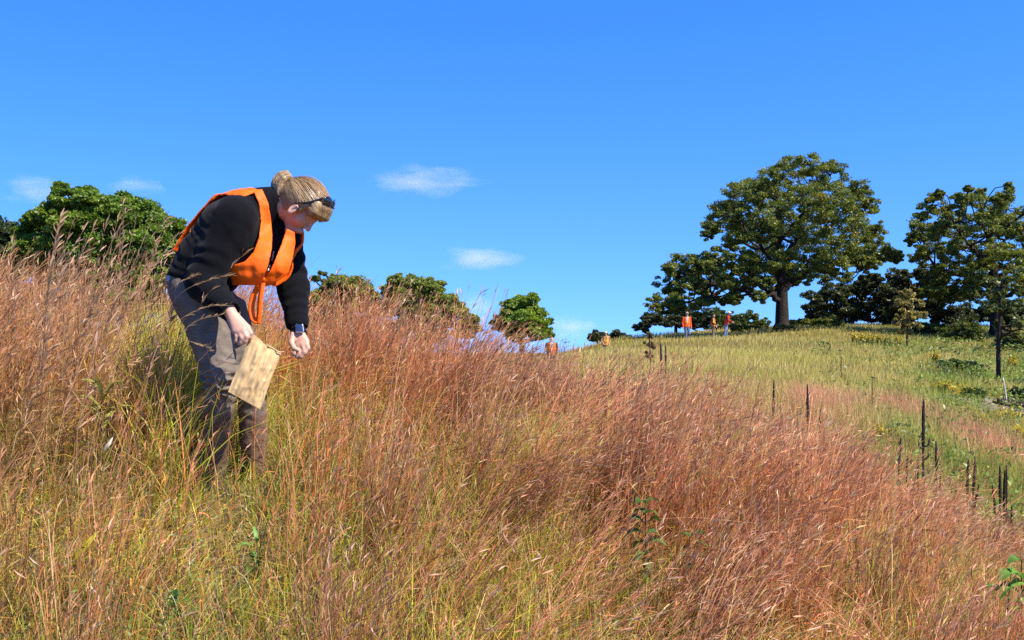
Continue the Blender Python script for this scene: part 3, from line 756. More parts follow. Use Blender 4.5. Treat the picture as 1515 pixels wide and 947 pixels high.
# cut at the hem
p = J.pts(); hem = ((p - (pel - spine * .015)) @ unit(spine - .4 * fwd))
J.v = np.maximum(J.v, -hem)
J.cap(Rsh, Rel, .090, .074, .05, disp=folds(22, .006, .35, 1.1, 5)); J.cap(Rel, Rwr - (Rwr - Rel) * .02, .074, .047, .03, disp=folds(24, .006, -.2, 1.0, 8))
J.cap(Lsh, Lel, .078, .064, .05, disp=folds(22, .006, .2, 1.1, 15)); J.cap(Lel, Lwr - (Lwr - Lel) * .17, .064, .049, .03, disp=folds(24, .005, -.2, .9, 18))
for e_, w_ in ((Rel, Rwr), (Lel, Lwr - (Lwr - Lel) * .10)):                    # open cuffs
    dd = unit(w_ - e_); J.cap(w_ - dd * .004, w_ + dd * .05, .036, .040, .004, sub=True)
J.cap(uch + spine * .02, neck0 + (hc - neck0) * .34 - fn * .01, .088, .068, .03)   # stand-up collar
J.cap(neck0 + (hc - neck0) * .30, neck0 + (hc - neck0) * .8, .060, .066, .005, sub=True)
J.mesh('fleece_jacket', FLEECE, lady, smooth_iter=1)
# shirt tail under the jacket
S = Field(pel - .3, pel + .3, .006)
S.flat(pel - spine * .06, waist, lat_p, lat_p, (.156, .102), (.15, .105), .03)
p = S.pts(); S.v = np.maximum(S.v, -((p - (pel - spine * .045)) @ unit(spine + .1 * fwd))); S.v = np.maximum(S.v, (p - pel) @ fwd)
S.mesh('shirt', SHIRT, lady)
# trousers
def kneefolds(seed):
    def g(p, t):
        n = vnoise(p * 10 + seed) * 5 + vnoise(p * 23 + seed) * 2.5
        w = np.exp(-((p[..., 2] - Rkn[2] + .03) / .085) ** 2)
        return -.0085 * w * np.sin(p[..., 2] * 150 + p[..., 0] * 70 + n * 2.2) * (.4 + 1.2 * vnoise(p * 9 + seed + 2)) - .013 * (vnoise(p * np.array([20, 20, 11]) + seed) - .5) - .007 * (vnoise(p * 38 + seed) - .5)
    return g
G = Field(np.array([-1.58, 4.1, .55]), HI - np.array([0, 0, .4]), .005)
G.flat(pel + spine * .0, .5 * (Rhip + Lhip), lat_p, lat_p, (.160, .104), (.155, .1), .03)
G.ell(Rhip + np.array([-.02, .0, .01]), np.eye(3), (.09, .1, .1), .05); G.ell(Lhip + np.array([-.05, .0, .0]), np.eye(3), (.095, .1, .1), .05)
kA, kB = kneefolds(1.), kneefolds(7.)
G.cap(Rhip, Rkn, .096, .073, .03, disp=kA); G.cap(Rkn, Ran, .068, .057, .03, disp=kA)
G.cap(Lhip, Lkn, .094, .068, .03, disp=kB); G.cap(Lkn, Lan, .061, .050, .03, disp=kB)
p = G.pts(); G.v = np.maximum(G.v, ((p - (pel + spine * .03)) @ unit(spine - .4 * fwd)))
def pcol(V):  # trouser tint: grey above, browner below the knees with a ragged edge
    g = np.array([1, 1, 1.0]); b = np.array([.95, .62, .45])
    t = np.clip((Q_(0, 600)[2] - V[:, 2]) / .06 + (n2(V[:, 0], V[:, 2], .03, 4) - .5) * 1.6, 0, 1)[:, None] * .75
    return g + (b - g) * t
PANTS2 = pbr('grey_trousers_brown_lower', (.178, .145, .116), .85, .2, noise=(18, .35), bump=(26, .7, .014), attr=True)
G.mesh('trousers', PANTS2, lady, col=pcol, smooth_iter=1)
# boots
for an, fd in ((Ran, np.array([.75, -.62, -.16])), (Lan, np.array([.8, -.55, -.16]))):
    fd = unit(fd); b = Field(an - .3, an + .3, .006)
    b.cap(an + np.array([0, 0, .06]), an - np.array([0, 0, .04]), .055, .055, .03); b.cap(an - np.array([0, 0, .055]), an - np.array([0, 0, .07]) + fd * .15, .048, .042, .03)
    p = b.pts(); b.v = np.maximum(b.v, -(p[..., 2] - (an[2] - .105) - .0))
    b.mesh('boot', BOOT, lady, smooth_iter=1)
# hair
Hf = Field(hc - .2, hc + .2, .004)
def strands(p, t=None):
    q = p - hc; a = np.arctan2(q @ hr, q @ hu); b_ = q @ fn
    return .0004 * np.sin(a * 46 + vnoise(p * 30) * 6)
skull(Hf, .013, .0)
cut = Field(hc - .2, hc + .2, .004)
p = Hf.pts()
q = p - hc; qx, qf, qu = q @ hr, q @ fn, q @ hu
# hairline: open over the face, ears and nape
face = np.maximum(.030 - qf + np.maximum(qu, -.2) * .55 + np.abs(qx) * .15, qu - .056)
neck_open = np.maximum(qu + .036 - .30 * np.maximum(-qf, 0) * 3.0, -.012 - qf - .02)
Hf.v = np.maximum(Hf.v, -np.minimum(face, 1))
Hf.v = np.maximum(Hf.v, np.interp(qf, [-.02, .03], [-.09, -.022]) - qu)
for sx in (-.035, 0, .035): Hf.chain([hc - fn * .07 + hu * .02 + hr * sx, hc - fn * .068 - hu * .03 + hr * sx, hc - fn * .05 - hu * .068 + hr * sx * .9], [.03, .03, .016], .015)
ear_open = np.linalg.norm(np.stack([np.abs(qx) - .085, (qf - .026), (qu + .024)], -1) / np.array([.03, .021, .033]), axis=-1) - 1
Hf.v = np.maximum(Hf.v, -ear_open * .02)
# swept sides, fringe hanging from the forehead
for sx in (-.052, -.03, -.008, .014, .036, .055):
    j = abs(sx) * .25
    Hf.chain([hc + hr * sx * .9 + hu * .092 + fn * (.03 - j), hc + hr * sx * 1.1 + hu * (.080 - j) + fn * (.076 - j), hc + hr * sx * 1.25 + hu * (.058 - j) + fn * (.100 - j * 1.5), hc + hr * sx * 1.35 + hu * (.034 - j) + fn * (.104 - j * 2)], [.019, .021, .016, .006], .012)
for sgn in (1, -1):
    Hf.chain([hc + hr * sgn * .07 + hu * .055 + fn * .03, hc + hr * sgn * .079 + hu * .03 + fn * .042, hc + hr * sgn * .078 + hu * .004 + fn * .044, hc + hr * sgn * .073 - hu * .018 + fn * .045], [.016, .011, .008, .004], .01)
    Hf.chain([hc + hr * sgn * .06 + hu * .07 + fn * .05, hc + hr * sgn * .07 + hu * .04 + fn * .068, hc + hr * sgn * .066 + hu * .014 + fn * .078], [.014, .011, .005], .01)
skull_v = Hf.v.copy()
# ponytail: up and over from the tie at the crown, falling onto the nape
PONY = []; tie = Q_(430, 270, -.03)
Hf.cap(hc - fn * .05 + hu * .0, tie, .034, .013, .018)
for i, (ox, oy, w) in enumerate([(0, 0, 0), (3, 3, -.02), (-3, 2, .02), (2, -1, .03), (6, 6, .01), (5, 5, -.03)]):
    Hf.chain([tie, Q_(424 + ox * .5, 259 + oy * .5, -.03 + w * .6), Q_(415 + ox, 259 + oy, -.03 + w), Q_(409 + ox, 269 + oy, -.03 + w), Q_(408 + ox, 283 + oy, -.035 + w), Q_(414 + ox, 299 + oy, -.04 + w)],
             [.010, .0135, .0145, .013, .011, .005], .003); PONY.append([tie, Q_(424 + ox * .5, 259 + oy * .5, -.03 + w * .6), Q_(415 + ox, 259 + oy, -.03 + w), Q_(409 + ox, 269 + oy, -.03 + w), Q_(408 + ox, 283 + oy, -.035 + w), Q_(414 + ox, 299 + oy, -.04 + w)])
Hf.v = Hf.v + strands(p)
def hcol(V):
    q = V - hc; a = np.arctan2(q @ hr, q @ hu)
    s = vnoise(np.stack([a * 16, q @ fn * 12, q @ hu * 12], -1)); s2 = vnoise(np.stack([a * 45, q @ fn * 9, q @ hu * 9 + 7], -1))
    t = np.clip(s * .6 + s2 * .7 - .15, 0, 1)[:, None] ** 1.2
    return np.array([.17, .098, .042]) + (np.array([.52, .34, .155]) - np.array([.17, .098, .042])) * t
HV, HQ = Hf.surface()
# loose strands combed back from the face to the tie, and some that have come free
hrng = np.random.default_rng(5); tdir = unit(tie - hc); nS = 13000
st = unit(hrng.normal(size=(nS, 3))); lu, lf_, lr = st @ hu, st @ fn, st @ hr
st = st[(lu * .75 - lf_ * .25 > -.28) & ~((lf_ > .35) & (lu < .45))]; nS = len(st)
tt = np.linspace(0, 1, 9)[None, :, None]
dirs = unit(st[:, None] * (1 - tt) + tdir * tt)
Rm = np.stack([hr, fn, hu]); rs_ = np.arange(.06, .155, .002)
ri = np.round((hc + dirs[:, :, None] * rs_[None, None, :, None] - Hf.lo) / Hf.h).astype(int); ri = np.clip(ri, 0, Hf.n - 1)
hit = skull_v[ri[..., 0], ri[..., 1], ri[..., 2]] < 0; rad = np.where(hit, rs_, .06).max(-1)
for _ in range(2): rad[:, 1:-1] = (rad[:, :-2] + 2 * rad[:, 1:-1] + rad[:, 2:]) / 4
rad = rad[..., None] + .001
lift = hrng.uniform(1.0, 1.005, (nS, 1, 1)) + (hrng.random((nS, 1, 1)) < .05) * .09 * np.sin(np.pi * tt) * hrng.random((nS, 1, 1))
SC = hc + np.array([0, 0, 0]) + dirs * rad * lift + hrng.normal(0, .0008, (nS, 9, 3)); SC = SC
wS = hrng.uniform(.0006, .0011, (nS, 1)) * np.array([.35, .8, 1, 1, 1, 1, .9, .6, .2])[None]
sdS = unit(np.cross(np.gradient(SC, axis=1), dirs))
t_ = np.clip(vnoise(st * 4)[:, None] * 1.5 - .3 + hrng.normal(0, .08, (nS, 1)), 0, 1); cS = np.array([.17, .098, .042]) + (np.array([.52, .335, .155]) - np.array([.17, .098, .042])) * t_
rv, rq, rc = ribbons(SC, wS, sdS, np.broadcast_to(cS[:, None], SC.shape))
# fringe wisps falling past the forehead and in front of the ear
nF = 150; sx = hrng.uniform(-.062, .066, nF); a0 = hrng.random(nF)
p0 = hc + hr * sx[:, None] + hu * (.088 - np.abs(sx) * .25)[:, None] + fn * .070
p1 = hc + hr * (sx * 1.2)[:, None] + hu * (.066 - np.abs(sx) * .3)[:, None] + fn * (.106 - np.abs(sx) * .35)[:, None]
p2 = p1 - hu * hrng.uniform(.012, .042, (nF, 1)) + fn * hrng.uniform(-.012, .012, (nF, 1)) + hr * hrng.normal(0, .006, (nF, 1))
q_ = np.linspace(0, 1, 7)[None, :, None]; FC = p0[:, None] * (1 - q_) ** 2 + 2 * p1[:, None] * q_ * (1 - q_) * 1.0 + p2[:, None] * q_ ** 2
wF = hrng.uniform(.0012, .0028, (nF, 1)) * np.array([.5, 1, 1, 1, .8, .5, .1])[None]
cF = np.array([.075, .040, .016]) + (np.array([.66, .44, .21]) - np.array([.075, .040, .016])) * hrng.random((nF, 1))
fv, fq_, fc = ribbons(FC, wF, unit(np.cross(np.gradient(FC, axis=1), fn + hu)), np.broadcast_to(cF[:, None], FC.shape))
PC = []
for pp_ in PONY:
    for k in range(70):
        th = hrng.uniform(0, 6.28); c_ = bez(pp_, 9); a_ = unit(np.cross(np.gradient(c_, axis=0), hr)); b_ = unit(np.cross(np.gradient(c_, axis=0), a_))
        PC.append(c_ + (a_ * math.cos(th) + b_ * math.sin(th)) * (np.array([.010, .0138, .0148, .0138, .0132, .012, .011, .009, .006]) * hrng.uniform(1.0, 1.12))[:, None] + hrng.normal(0, .0006, (9, 3)))
PC = np.array(PC); tp = hrng.random((len(PC), 1)); cP = np.array([.13, .072, .030]) + (np.array([.62, .42, .20]) - np.array([.13, .072, .030])) * tp
pv, pq, pcc = ribbons(PC, hrng.uniform(.0008, .002, (len(PC), 1)) * np.ones((1, 9)), unit(np.cross(np.gradient(PC, axis=1), np.array([.2, -1, .3]))), np.broadcast_to(cP[:, None], PC.shape))
fv, fq_, fc = np.concatenate([fv, pv]), np.concatenate([fq_, pq + len(fv)]), np.concatenate([fc, pcc])
n0 = len(HV); n1 = n0 + len(rv)
mesh_np('hair', np.concatenate([HV, rv, fv]), [np.concatenate([HQ, rq + n0, fq_ + n1])], HAIR, lady, np.concatenate([hcol(HV) * .8, rc, fc]), smooth=True)
hb = MB(); th = np.linspace(0, 2 * np.pi, 16)
td = unit(tie - (hc - fn * .05)); ta = unit(np.cross(td, hr)); tb = np.cross(td, ta)
hb.tube(tie + .021 * (np.cos(th)[:, None] * ta + np.sin(th)[:, None] * tb), .006, 6, (1, 1, 1), cap=False)
hb.build('hair_tie', BLACKP, lady, smooth=True)
# sunglasses pushed up on the head
sg = empty('sunglasses', lady.location, None, None); sg.location = (0, 0, 0); sg.parent = lady
gm = Field(hc - .2, hc + .2, .003); fm = Field(hc - .2, hc + .2, .003)
for sgn in (1, -1):
    lc = hc + hu * .112 + fn * .062 + hr * .034 * sgn
    nl = unit(hu * .72 + fn * .62 + hr * .25 * sgn); la = unit(np.cross(nl, hr)); lb = np.cross(la, nl)
    gm.ell(lc, [lb, la, nl], (.031, .021, .005), 0)
    fm.cap(lc + lb * .030 + la * .012, lc - lb * .030 + la * .014, .0045, .0045, .003)
    fm.chain([hc + hu * .108 + fn * .052 + hr * .065 * sgn, hc + hu * .05 + fn * .042 + hr * .093 * sgn, hc + hu * .0 + fn * .014 + hr * .092 * sgn], [.0055, .0045, .0035], .002)
fm.cap(hc + hu * .118 + fn * .062 - hr * .012, hc + hu * .118 + fn * .062 + hr * .012, .0045, .0045, .002)
gm.mesh('lens', GLASS, sg); fm.mesh('frame', BLACKP, sg)

# vest: a loose shell over chest and back
Vf = Field(LO, HI, .004)
V0 = Field(LO, HI, .004)
V0.flat(pel, waist, lat_p, lat_p, (.17, .112), (.168, .124), .03); V0.flat(waist, chest, lat_p, lat_s, (.168, .124), (.178, .128), .04); V0.flat(chest, uch, lat_s, lat_s, (.178, .122), (.130, .088), .04)
for sgn in (.07, -.075): V0.ell(chest + fwd * .085 + lat_s * sgn, [lat_s, fwd, spine], (.088, .073, .092), .05)
V0.cap(uch, neck0, .088, .074, .03)
V0.ell(Q_(382, 398, -.115), np.eye(3), (.115, .085, .085), .06)       # cloth sagging below the chest
V0.ell(Q_(404, 385, -.075), np.eye(3), (.075, .08, .09), .05)
bk = waist - fwd * .105 + spine * .0
V0.ell(bk, [lat_p, fwd, spine], (.16, .022, .16), .03)
V0.ell(Q_(426, 352, -.03), np.eye(3), (.045, .06, .055), .04)                           # slack over the back
p = V0.pts(); nr_ = np.abs(V0.v) < .07; q = p[nr_]
V0.v[nr_] += ((vnoise(q * 9) - .5) * .012 + (vnoise(q * np.array([34, 34, 13])) - .5) * .009 + (vnoise(q * np.array([12, 12, 40]) + 5) - .5) * .006).astype(np.float32)
shell = np.abs(V0.v - .016) - .0041
near_s = np.abs(V0.v) < .06
pp = p[near_s]
ppx = 757.5 + pp[:, 0] / pp[:, 1] * F; ppy = 473.5 - (pp[:, 2] - CAM_Z) / pp[:, 1] * F
rightp = [(374, 281), (388, 280), (397, 300), (401, 325), (403, 350), (402, 370), (397, 392), (391, 408), (391, 423), (370, 422), (344, 422), (341, 408), (340, 398), (346, 392), (362, 387), (375, 373), (383, 352), (386, 328), (383, 302)]
leftp = [(424, 338), (436, 344), (437, 360), (433, 382), (427, 404), (413, 415), (400, 422), (391, 424), (391, 414), (400, 400), (408, 382), (416, 362)]
mm_ = np.minimum(poly_sdf(ppx, ppy, rightp), poly_sdf(ppx, ppy, leftp)) / F * D0
ff = (pp - waist) @ fwd; ll = (pp - chest) @ lat_s; ss = (pp - pel) @ spine
front = np.maximum(mm_, -(ff + .02))
# her left half of the chest, out of sight from here, and the back panel
lhalf = np.maximum.reduce([ll + .06, -(ff - .0), -(ss - .19), ss - .50, -(np.linalg.norm(pp - Lsh, axis=1) - .125)])
lhalf = np.maximum(lhalf, -(mm_ - .001) * 0 + np.where((pp[:, 1] - D0) < -.02, .05, -.05))
back = np.maximum.reduce([ff + .055, ll - .108, -ll - .135, -(ss - .045), ss - .455, -(np.linalg.norm(pp - Rsh, axis=1) - .115), -(np.linalg.norm(pp - Lsh, axis=1) - .11)])
strap_top = np.maximum.reduce([np.abs(ss - .40) - .045, np.abs(ll + .085) - .03, np.abs(ff) - .14])
strap_top = np.minimum(strap_top, np.maximum.reduce([.33 - ss, np.abs(ll - .088) - .028, ff - .02, -ff - .1]))
mask = np.minimum(np.minimum(front, lhalf), np.minimum(back, strap_top))
Vf.v[near_s] = np.maximum(shell[near_s], mask)
Vf.mesh('safety_vest', VEST, lady, smooth_iter=1)
# its tie strap hanging down in a loop
VEST_D = VEST
s1, s2 = [Q_(389, 419, -.19), Q_(386, 436, -.20), Q_(384, 458, -.205), Q_(382, 478, -.205)], [Q_(382, 478, -.205), Q_(375, 472, -.19), Q_(372, 455, -.175), Q_(376, 436, -.17), Q_(383, 421, -.17)]
mb = MB()
for pts, w, wd in ((s1, .021, np.array([.97, -.2, .05])), (s2, .026, np.array([.75, .62, .1]))):
    c = bez(pts, 16); wd = unit(wd); nn = unit(np.cross(np.gradient(c, axis=0), wd)) * .003
    ring = np.stack([c - wd * w / 2 - nn, c + wd * w / 2 - nn, c + wd * w / 2 + nn, c - wd * w / 2 + nn], 1)
    i = np.arange(15)[:, None] * 4; j = np.arange(4)[None]; j2 = (j + 1) % 4
    mb.add(ring, np.stack([i + j, i + j2, i + 4 + j2, i + 4 + j], -1).reshape(-1, 4))
mb.build('vest_strap', VEST, lady, smooth=False)
# zip of the jacket
def first_hit(fld, px, py):
    for dd_ in np.arange(-.45, .3, .002):
        q = Q_(px, py, dd_); i = np.round((q - fld.lo) / fld.h).astype(int)
        if (i >= 0).all() and (i < fld.n).all() and fld.v[tuple(i)] < 0: return q
    return Q_(px, py, -.2)
zb = MB(); zb.tube(bez([first_hit(J, *a) + np.array([0, -.003, 0]) for a in ((405, 372), (403, 382), (400, 392), (397, 400))], 12), .0032, 6)
zb.build('zipper', pbr('zip_metal', (.5, .5, .52), .35, .5), lady, smooth=True)
# watch on the left wrist
wt_ = empty('wrist_watch', (0, 0, 0), None, None); wt_.parent = lady
wd = unit(Lwr - Lel); wc = Lwr + wd * .012; wa = unit(np.cross(wd, [0, 1, 0])); wb = np.cross(wd, wa)
mb = MB()
th = np.linspace(0, 2 * np.pi, 25)[:-1]
for r0 in (.032,):
    R1 = wc + r0 * (np.cos(th)[:, None] * wa + np.sin(th)[:, None] * wb)
    ring = np.stack([R1 - wd * .010, R1 + wd * .010, R1 + wd * .010 + unit(R1 - wc) * .003, R1 - wd * .010 + unit(R1 - wc) * .003], 1)
    i = np.arange(24)[:, None]; i2 = (i + 1) % 24; j = np.arange(4)[None]; j2 = (j + 1) % 4
    mb.add(ring, np.stack([i * 4 + j, i * 4 + j2, i2 * 4 + j2, i2 * 4 + j], -1).reshape(-1, 4))
mb.build('strap', BLACKP, wt_, smooth=False)
out_ = unit(np.array([.35, -.93, -.0])); out_ = unit(out_ - wd * (out_ @ wd)); ss_ = np.cross(wd, out_)
def boxf(c, r, rnd, name, mat, par):
    b = Field(c - .045, c + .045, .002); p = b.pts() - c
    q = np.stack([np.abs(p @ ss_) - r[0] + rnd, np.abs(p @ wd) - r[1] + rnd, np.abs(p @ out_) - r[2] + rnd], -1)
    b.v = (np.linalg.norm(np.maximum(q, 0), axis=-1) + np.minimum(q.max(-1), 0) - rnd).astype(np.float32)
    b.mesh(name, mat, par)
boxf(wc + out_ * .036, (.018, .021, .0065), .005, 'case', CASE, wt_)
boxf(wc + out_ * .0405, (.0145, .0175, .0035), .003, 'face', SCREEN, wt_)

# ------------------------------------------------------------------ paper bag held by its rim
PAPER, nt, out = new_mat('kraft_paper')
b = node(nt, 'ShaderNodeBsdfPrincipled'); b.inputs['Roughness'].default_value = .75; b.inputs['Specular IOR Level'].default_value = .25
at = node(nt, 'ShaderNodeAttribute', attribute_name='Col'); nt.links.new(at.outputs['Color'], b.inputs['Base Color'])
nt.links.new(b.outputs[0], out.inputs[0])
TL, TR, BR, BL = Q_(373, 493, -.312), Q_(416, 523, -.27), Q_(385, 606, -.325), Q_(338, 580, -.36)
nu, nv = 34, 60
U, Vv = np.meshgrid(np.linspace(0, 1, nu), np.linspace(0, 1, nv))
U0 = U
def bag_side(sgn):
    U = U0 + (vnoise(np.stack([Vv * 5, U0 * 2, U0 * 0 + 11.], -1)) - .5) * .05
    pt = (TL * (1 - U[..., None]) + TR * U[..., None]) * (1 - Vv[..., None]) + (BL * (1 - U[..., None]) + BR * U[..., None]) * Vv[..., None]
    nrm = unit(np.cross(TR - TL, BL - TL)); nrm = nrm if nrm[1] < 0 else -nrm
    bulge = .034 * np.sin(np.pi * np.clip(U, 0, 1)) ** .7 * (.45 + .55 * np.sin(np.pi * np.clip(Vv * .9 + .1, 0, 1)))
    q = np.stack([U * 9 + Vv * .9, Vv * 2.2, np.full_like(U, sgn * 3.3)], -1)
    cr = (np.abs(vnoise(q * np.array([1, 1, 1])) - .5) * 2 - .5) * .007 + (vnoise(np.stack([U * 4, Vv * 6, U * 0 + sgn * 2.], -1)) - .5) * .004 + (.5 - np.abs(2 * vnoise(np.stack([U * 7 - Vv * 3, Vv * 9 + U * 3, U * 0 + 4 + sgn], -1)) - 1)) * .0035 + (vnoise(np.stack([U * 22 + Vv * 2, Vv * 5, U * 0 + sgn], -1)) - .5) * .014
    cr = cr * np.clip(np.minimum(U, 1 - U) * 8, .35, 1)
    pt = pt + nrm * (sgn * bulge + cr)[..., None]
    long = unit(TL - BL)
    rag = (vnoise(np.stack([U * 7, U * 0, U * 0 + sgn * 5.], -1)) - .5) * .02 - .018 * np.sin(np.pi * U) * (1 if sgn > 0 else .2)
    pt = pt + long * (rag * np.clip(1 - Vv * 6, 0, 1))[..., None]
    return pt
mb = MB(); ii = np.arange(nu * nv).reshape(nv, nu)
qd = np.stack([ii[:-1, :-1], ii[:-1, 1:], ii[1:, 1:], ii[1:, :-1]], -1).reshape(-1, 4)
fr, bk_ = bag_side(1), bag_side(-1)
stn = vnoise(np.stack([U * 14 + Vv * 1.2, Vv * 2.5, U * 0 + 2.], -1))[..., None]
st2 = (vnoise(np.stack([U * 3, Vv * 3, U * 0 + 9.], -1)) > .0)[..., None]
pc = np.array([.52, .355, .17]) * (.93 + .12 * stn)
mb.add(fr, qd, None, pc.reshape(-1, 3)); mb.add(bk_, qd[:, ::-1], None, pc.reshape(-1, 3))
for uu in (0, nu - 1):
    e = np.stack([fr[:, uu], bk_[:, uu]], 1); i = np.arange(nv - 1) * 2
    mb.add(e, np.stack([i, i + 1, i + 3, i + 2], 1), None, (.5, .36, .18))
e = np.stack([fr[-1], bk_[-1]], 1); i = np.arange(nu - 1) * 2
mb.add(e, np.stack([i, i + 1, i + 3, i + 2], 1), None, (.5, .36, .18))
# curled torn rim at the open corner
rim = [TR + np.array([-.055, -.005, .028]), TR + np.array([-.03, -.02, .022]), TR + np.array([-.006, -.018, .006]), TR + np.array([.014, -.01, .008])]
mb.tube(bez(rim, 10), np.linspace(.004, .0015, 10), 5, (.5, .36, .18))
bag = mb.build('paper_bag', PAPER, None, smooth=False, origin=(TL + BR) / 2)
tag(bag, 'crumpled tan paper bag held by its rim against the leg', 'bag')

# ------------------------------------------------------------------ the people farther off
def cloth(name, c, rough=.85): return pbr(name, c, rough, .2, noise=(9, .25), bump=(20, .4, .01))
ORANGE_F = pbr('orange_vest_far', (.95, .17, .01), .65, .2, noise=(12, .1))
def far_person(px, d, face, label, top_c, vest_c, leg_c, hat_c=None, hair_c=(.1, .06, .03), pose='stand', height=1.72, shirt_c=None, zoff=0., lean=0.):
    x = (px - 757.5) / F * d; z = gz(x, d)
    root = empty('person', (x, d, z), label, 'person')
    s = height / 1.75
    ca, sa = math.cos(face), math.sin(face)
    def L(l, fo, u):         # left, forward, up in the person's own frame -> world
        fo = fo + lean * max(0, u - .9)
        return np.array([x, d, z + zoff]) + s * np.array([fo * ca - l * sa, fo * sa + l * ca, u])
    up = np.array([0, 0, 1.]); lat = L(1, 0, 0) - L(0, 0, 0); fo_ = np.array([ca, sa, 0])
    if pose == 'walk': legs = [(.09, [(.09, 0, .93), (.09, .14, .5), (.09, .02, .08)]), (-.09, [(-.09, 0, .93), (-.09, .08, .5), (-.1, .22, .09)])]; arms = [[(.21, 0, 1.42), (.25, -.03, 1.14), (.24, .08, .9)], [(-.21, 0, 1.42), (-.26, -.02, 1.14), (-.25, .06, .9)]]
    elif pose == 'reach': legs = [(.09, [(.09, 0, .93), (.09, .06, .5), (.1, .0, .08)]), (-.09, [(-.09, 0, .93), (-.1, -.02, .5), (-.12, -.1, .08)])]; arms = [[(.2, 0, 1.42), (.24, .1, 1.16), (.12, .34, 1.1)], [(-.2, 0, 1.42), (-.24, .1, 1.16), (-.12, .36, 1.06)]]
    else: legs = [(.09, [(.09, 0, .93), (.1, .03, .5), (.1, .0, .08)]), (-.09, [(-.09, 0, .93), (-.1, .02, .5), (-.12, .02, .08)])]; arms = [[(.21, 0, 1.42), (.26, .0, 1.14), (.2, .14, .94)], [(-.21, 0, 1.42), (-.26, .02, 1.16), (-.16, .2, 1.02)]]
    lo = np.array([x - .62, d - .62, z - .1 + min(0, zoff)]); hi = np.array([x + .62, d + .62, z + 2.0 + max(0, zoff)])
    def torso(f, g, k=.05):
        f.flat(L(0, 0, .92), L(0, .0, 1.15), lat, lat, (.15 * s + g, .105 * s + g), (.155 * s + g, .11 * s + g), k); f.flat(L(0, 0, 1.15), L(0, 0, 1.42), lat, lat, (.155 * s + g, .11 * s + g), (.165 * s + g, .095 * s + g), k)
    B = Field(lo, hi, .014); torso(B, -.03)
    B.cap(L(0, -.01, 1.42), L(0, .02, 1.6), .055 * s, .055 * s)
    hd = L(0, .03, 1.64); B.ell(hd, [lat, fo_, up], (.075 * s, .095 * s, .115 * s), .03); B.cap(L(0, .07, 1.57), L(0, .1, 1.555), .045 * s, .035 * s)
    B.cap(L(0, .115, 1.655), L(0, .145, 1.625), .014, .02, .012)
    for sx in (.078, -.078): B.cap(L(sx, .02, 1.62), L(sx, .02, 1.66), .016, .016, .01)
    for a in arms:
        pa = [L(*q) for q in a]; B.chain(pa, [.05, .04, .03]); dd = unit(pa[2] - pa[1]); B.cap(pa[2], pa[2] + dd * .07, .032, .03, .01)
        for k in (-1, 0, 1): B.cap(pa[2] + dd * .07 + lat * .016 * k, pa[2] + dd * .15 + lat * .02 * k - fo_ * 0, .014, .011, .006)
        B.cap(pa[2] + dd * .03, pa[2] + dd * .09 + fo_ * .04, .014, .012, .008)
    for _, l in legs: B.chain([L(*q) for q in l], [.075, .05, .04]); e = L(*l[2]); B.cap(e, e + fo_ * .12 - up * .04, .035, .03)
    B.mesh('body', SKIN, root, smooth_iter=1)
    J = Field(lo, hi, .014); torso(J, .012)
    for a in arms: J.chain([L(*q) for q in a], [.072 * s, .058 * s, .045 * s])
    J.cap(L(0, 0, 1.42), L(0, 0, 1.5), .075 * s, .065 * s)
    J.mesh('jacket', top_c, root, smooth_iter=1)
    Pn = Field(lo, hi, .014); Pn.flat(L(0, 0, .86), L(0, 0, .99), lat, lat, (.158 * s, .112 * s), (.15 * s, .11 * s))
    for _, l in legs: Pn.chain([L(*q) for q in l], [.098 * s, .07 * s, .062 * s])
    Pn.mesh('trousers', leg_c, root, smooth_iter=1)
    for _, l in legs:
        e = L(*l[2]); b = Field(e - .3, e + .3, .014); b.cap(e, e - up * .03, .055, .055); b.cap(e - up * .03, e + fo_ * .17 - up * .04, .05, .042); b.mesh('boot', BOOT, root)
    Vs = Field(lo, hi, .012); torso(Vs, .028)
    p = Vs.pts() - np.array([x, d, z + zoff]); ll = p @ unit(lat); fo2 = p @ fo_ ; uu = p[..., 2] / s
    fo2 = fo2 - lean * np.maximum(0, uu - .9) * s
    vn = np.where(fo2 > 0, .018 - np.abs(ll) + np.maximum(uu - 1.14, 0) * .2, -.1)     # open front, widening towards the neck
    arm = .045 - np.hypot(np.abs(ll) - .215, (uu - 1.34) * .75)
    Vs.v = np.maximum.reduce([np.abs(Vs.v - .0) - .010, .9 - uu, uu - 1.47, vn, arm]).astype(np.float32)
    Vs.mesh('safety_vest', vest_c, root, smooth_iter=1)
    if shirt_c is not None:
        S = Field(lo, hi, .014); torso(S, .017); p2 = S.pts() - np.array([x, d, z + zoff]); uu = p2[..., 2] / s; fo2 = p2 @ fo_; ll = p2 @ unit(lat)
        S.v = np.maximum.reduce([S.v, 1.0 - uu, -fo2, np.abs(ll) - .075]).astype(np.float32); S.mesh('shirt', shirt_c, root)
    Hh = Field(hd - .25, hd + .25, .012); Hh.ell(hd - fo_ * .012 + up * .012, [lat, fo_, up], (.086 * s, .104 * s, .118 * s), 0)
    p = Hh.pts() - hd; Hh.v = np.maximum(Hh.v, np.minimum((p @ fo_) - .035 - p[..., 2] * .5, 1)).astype(np.float32); Hh.v = np.maximum(Hh.v, -(p[..., 2] + .075)).astype(np.float32)
    Hh.mesh('hair', cloth('hair_far', hair_c), root)
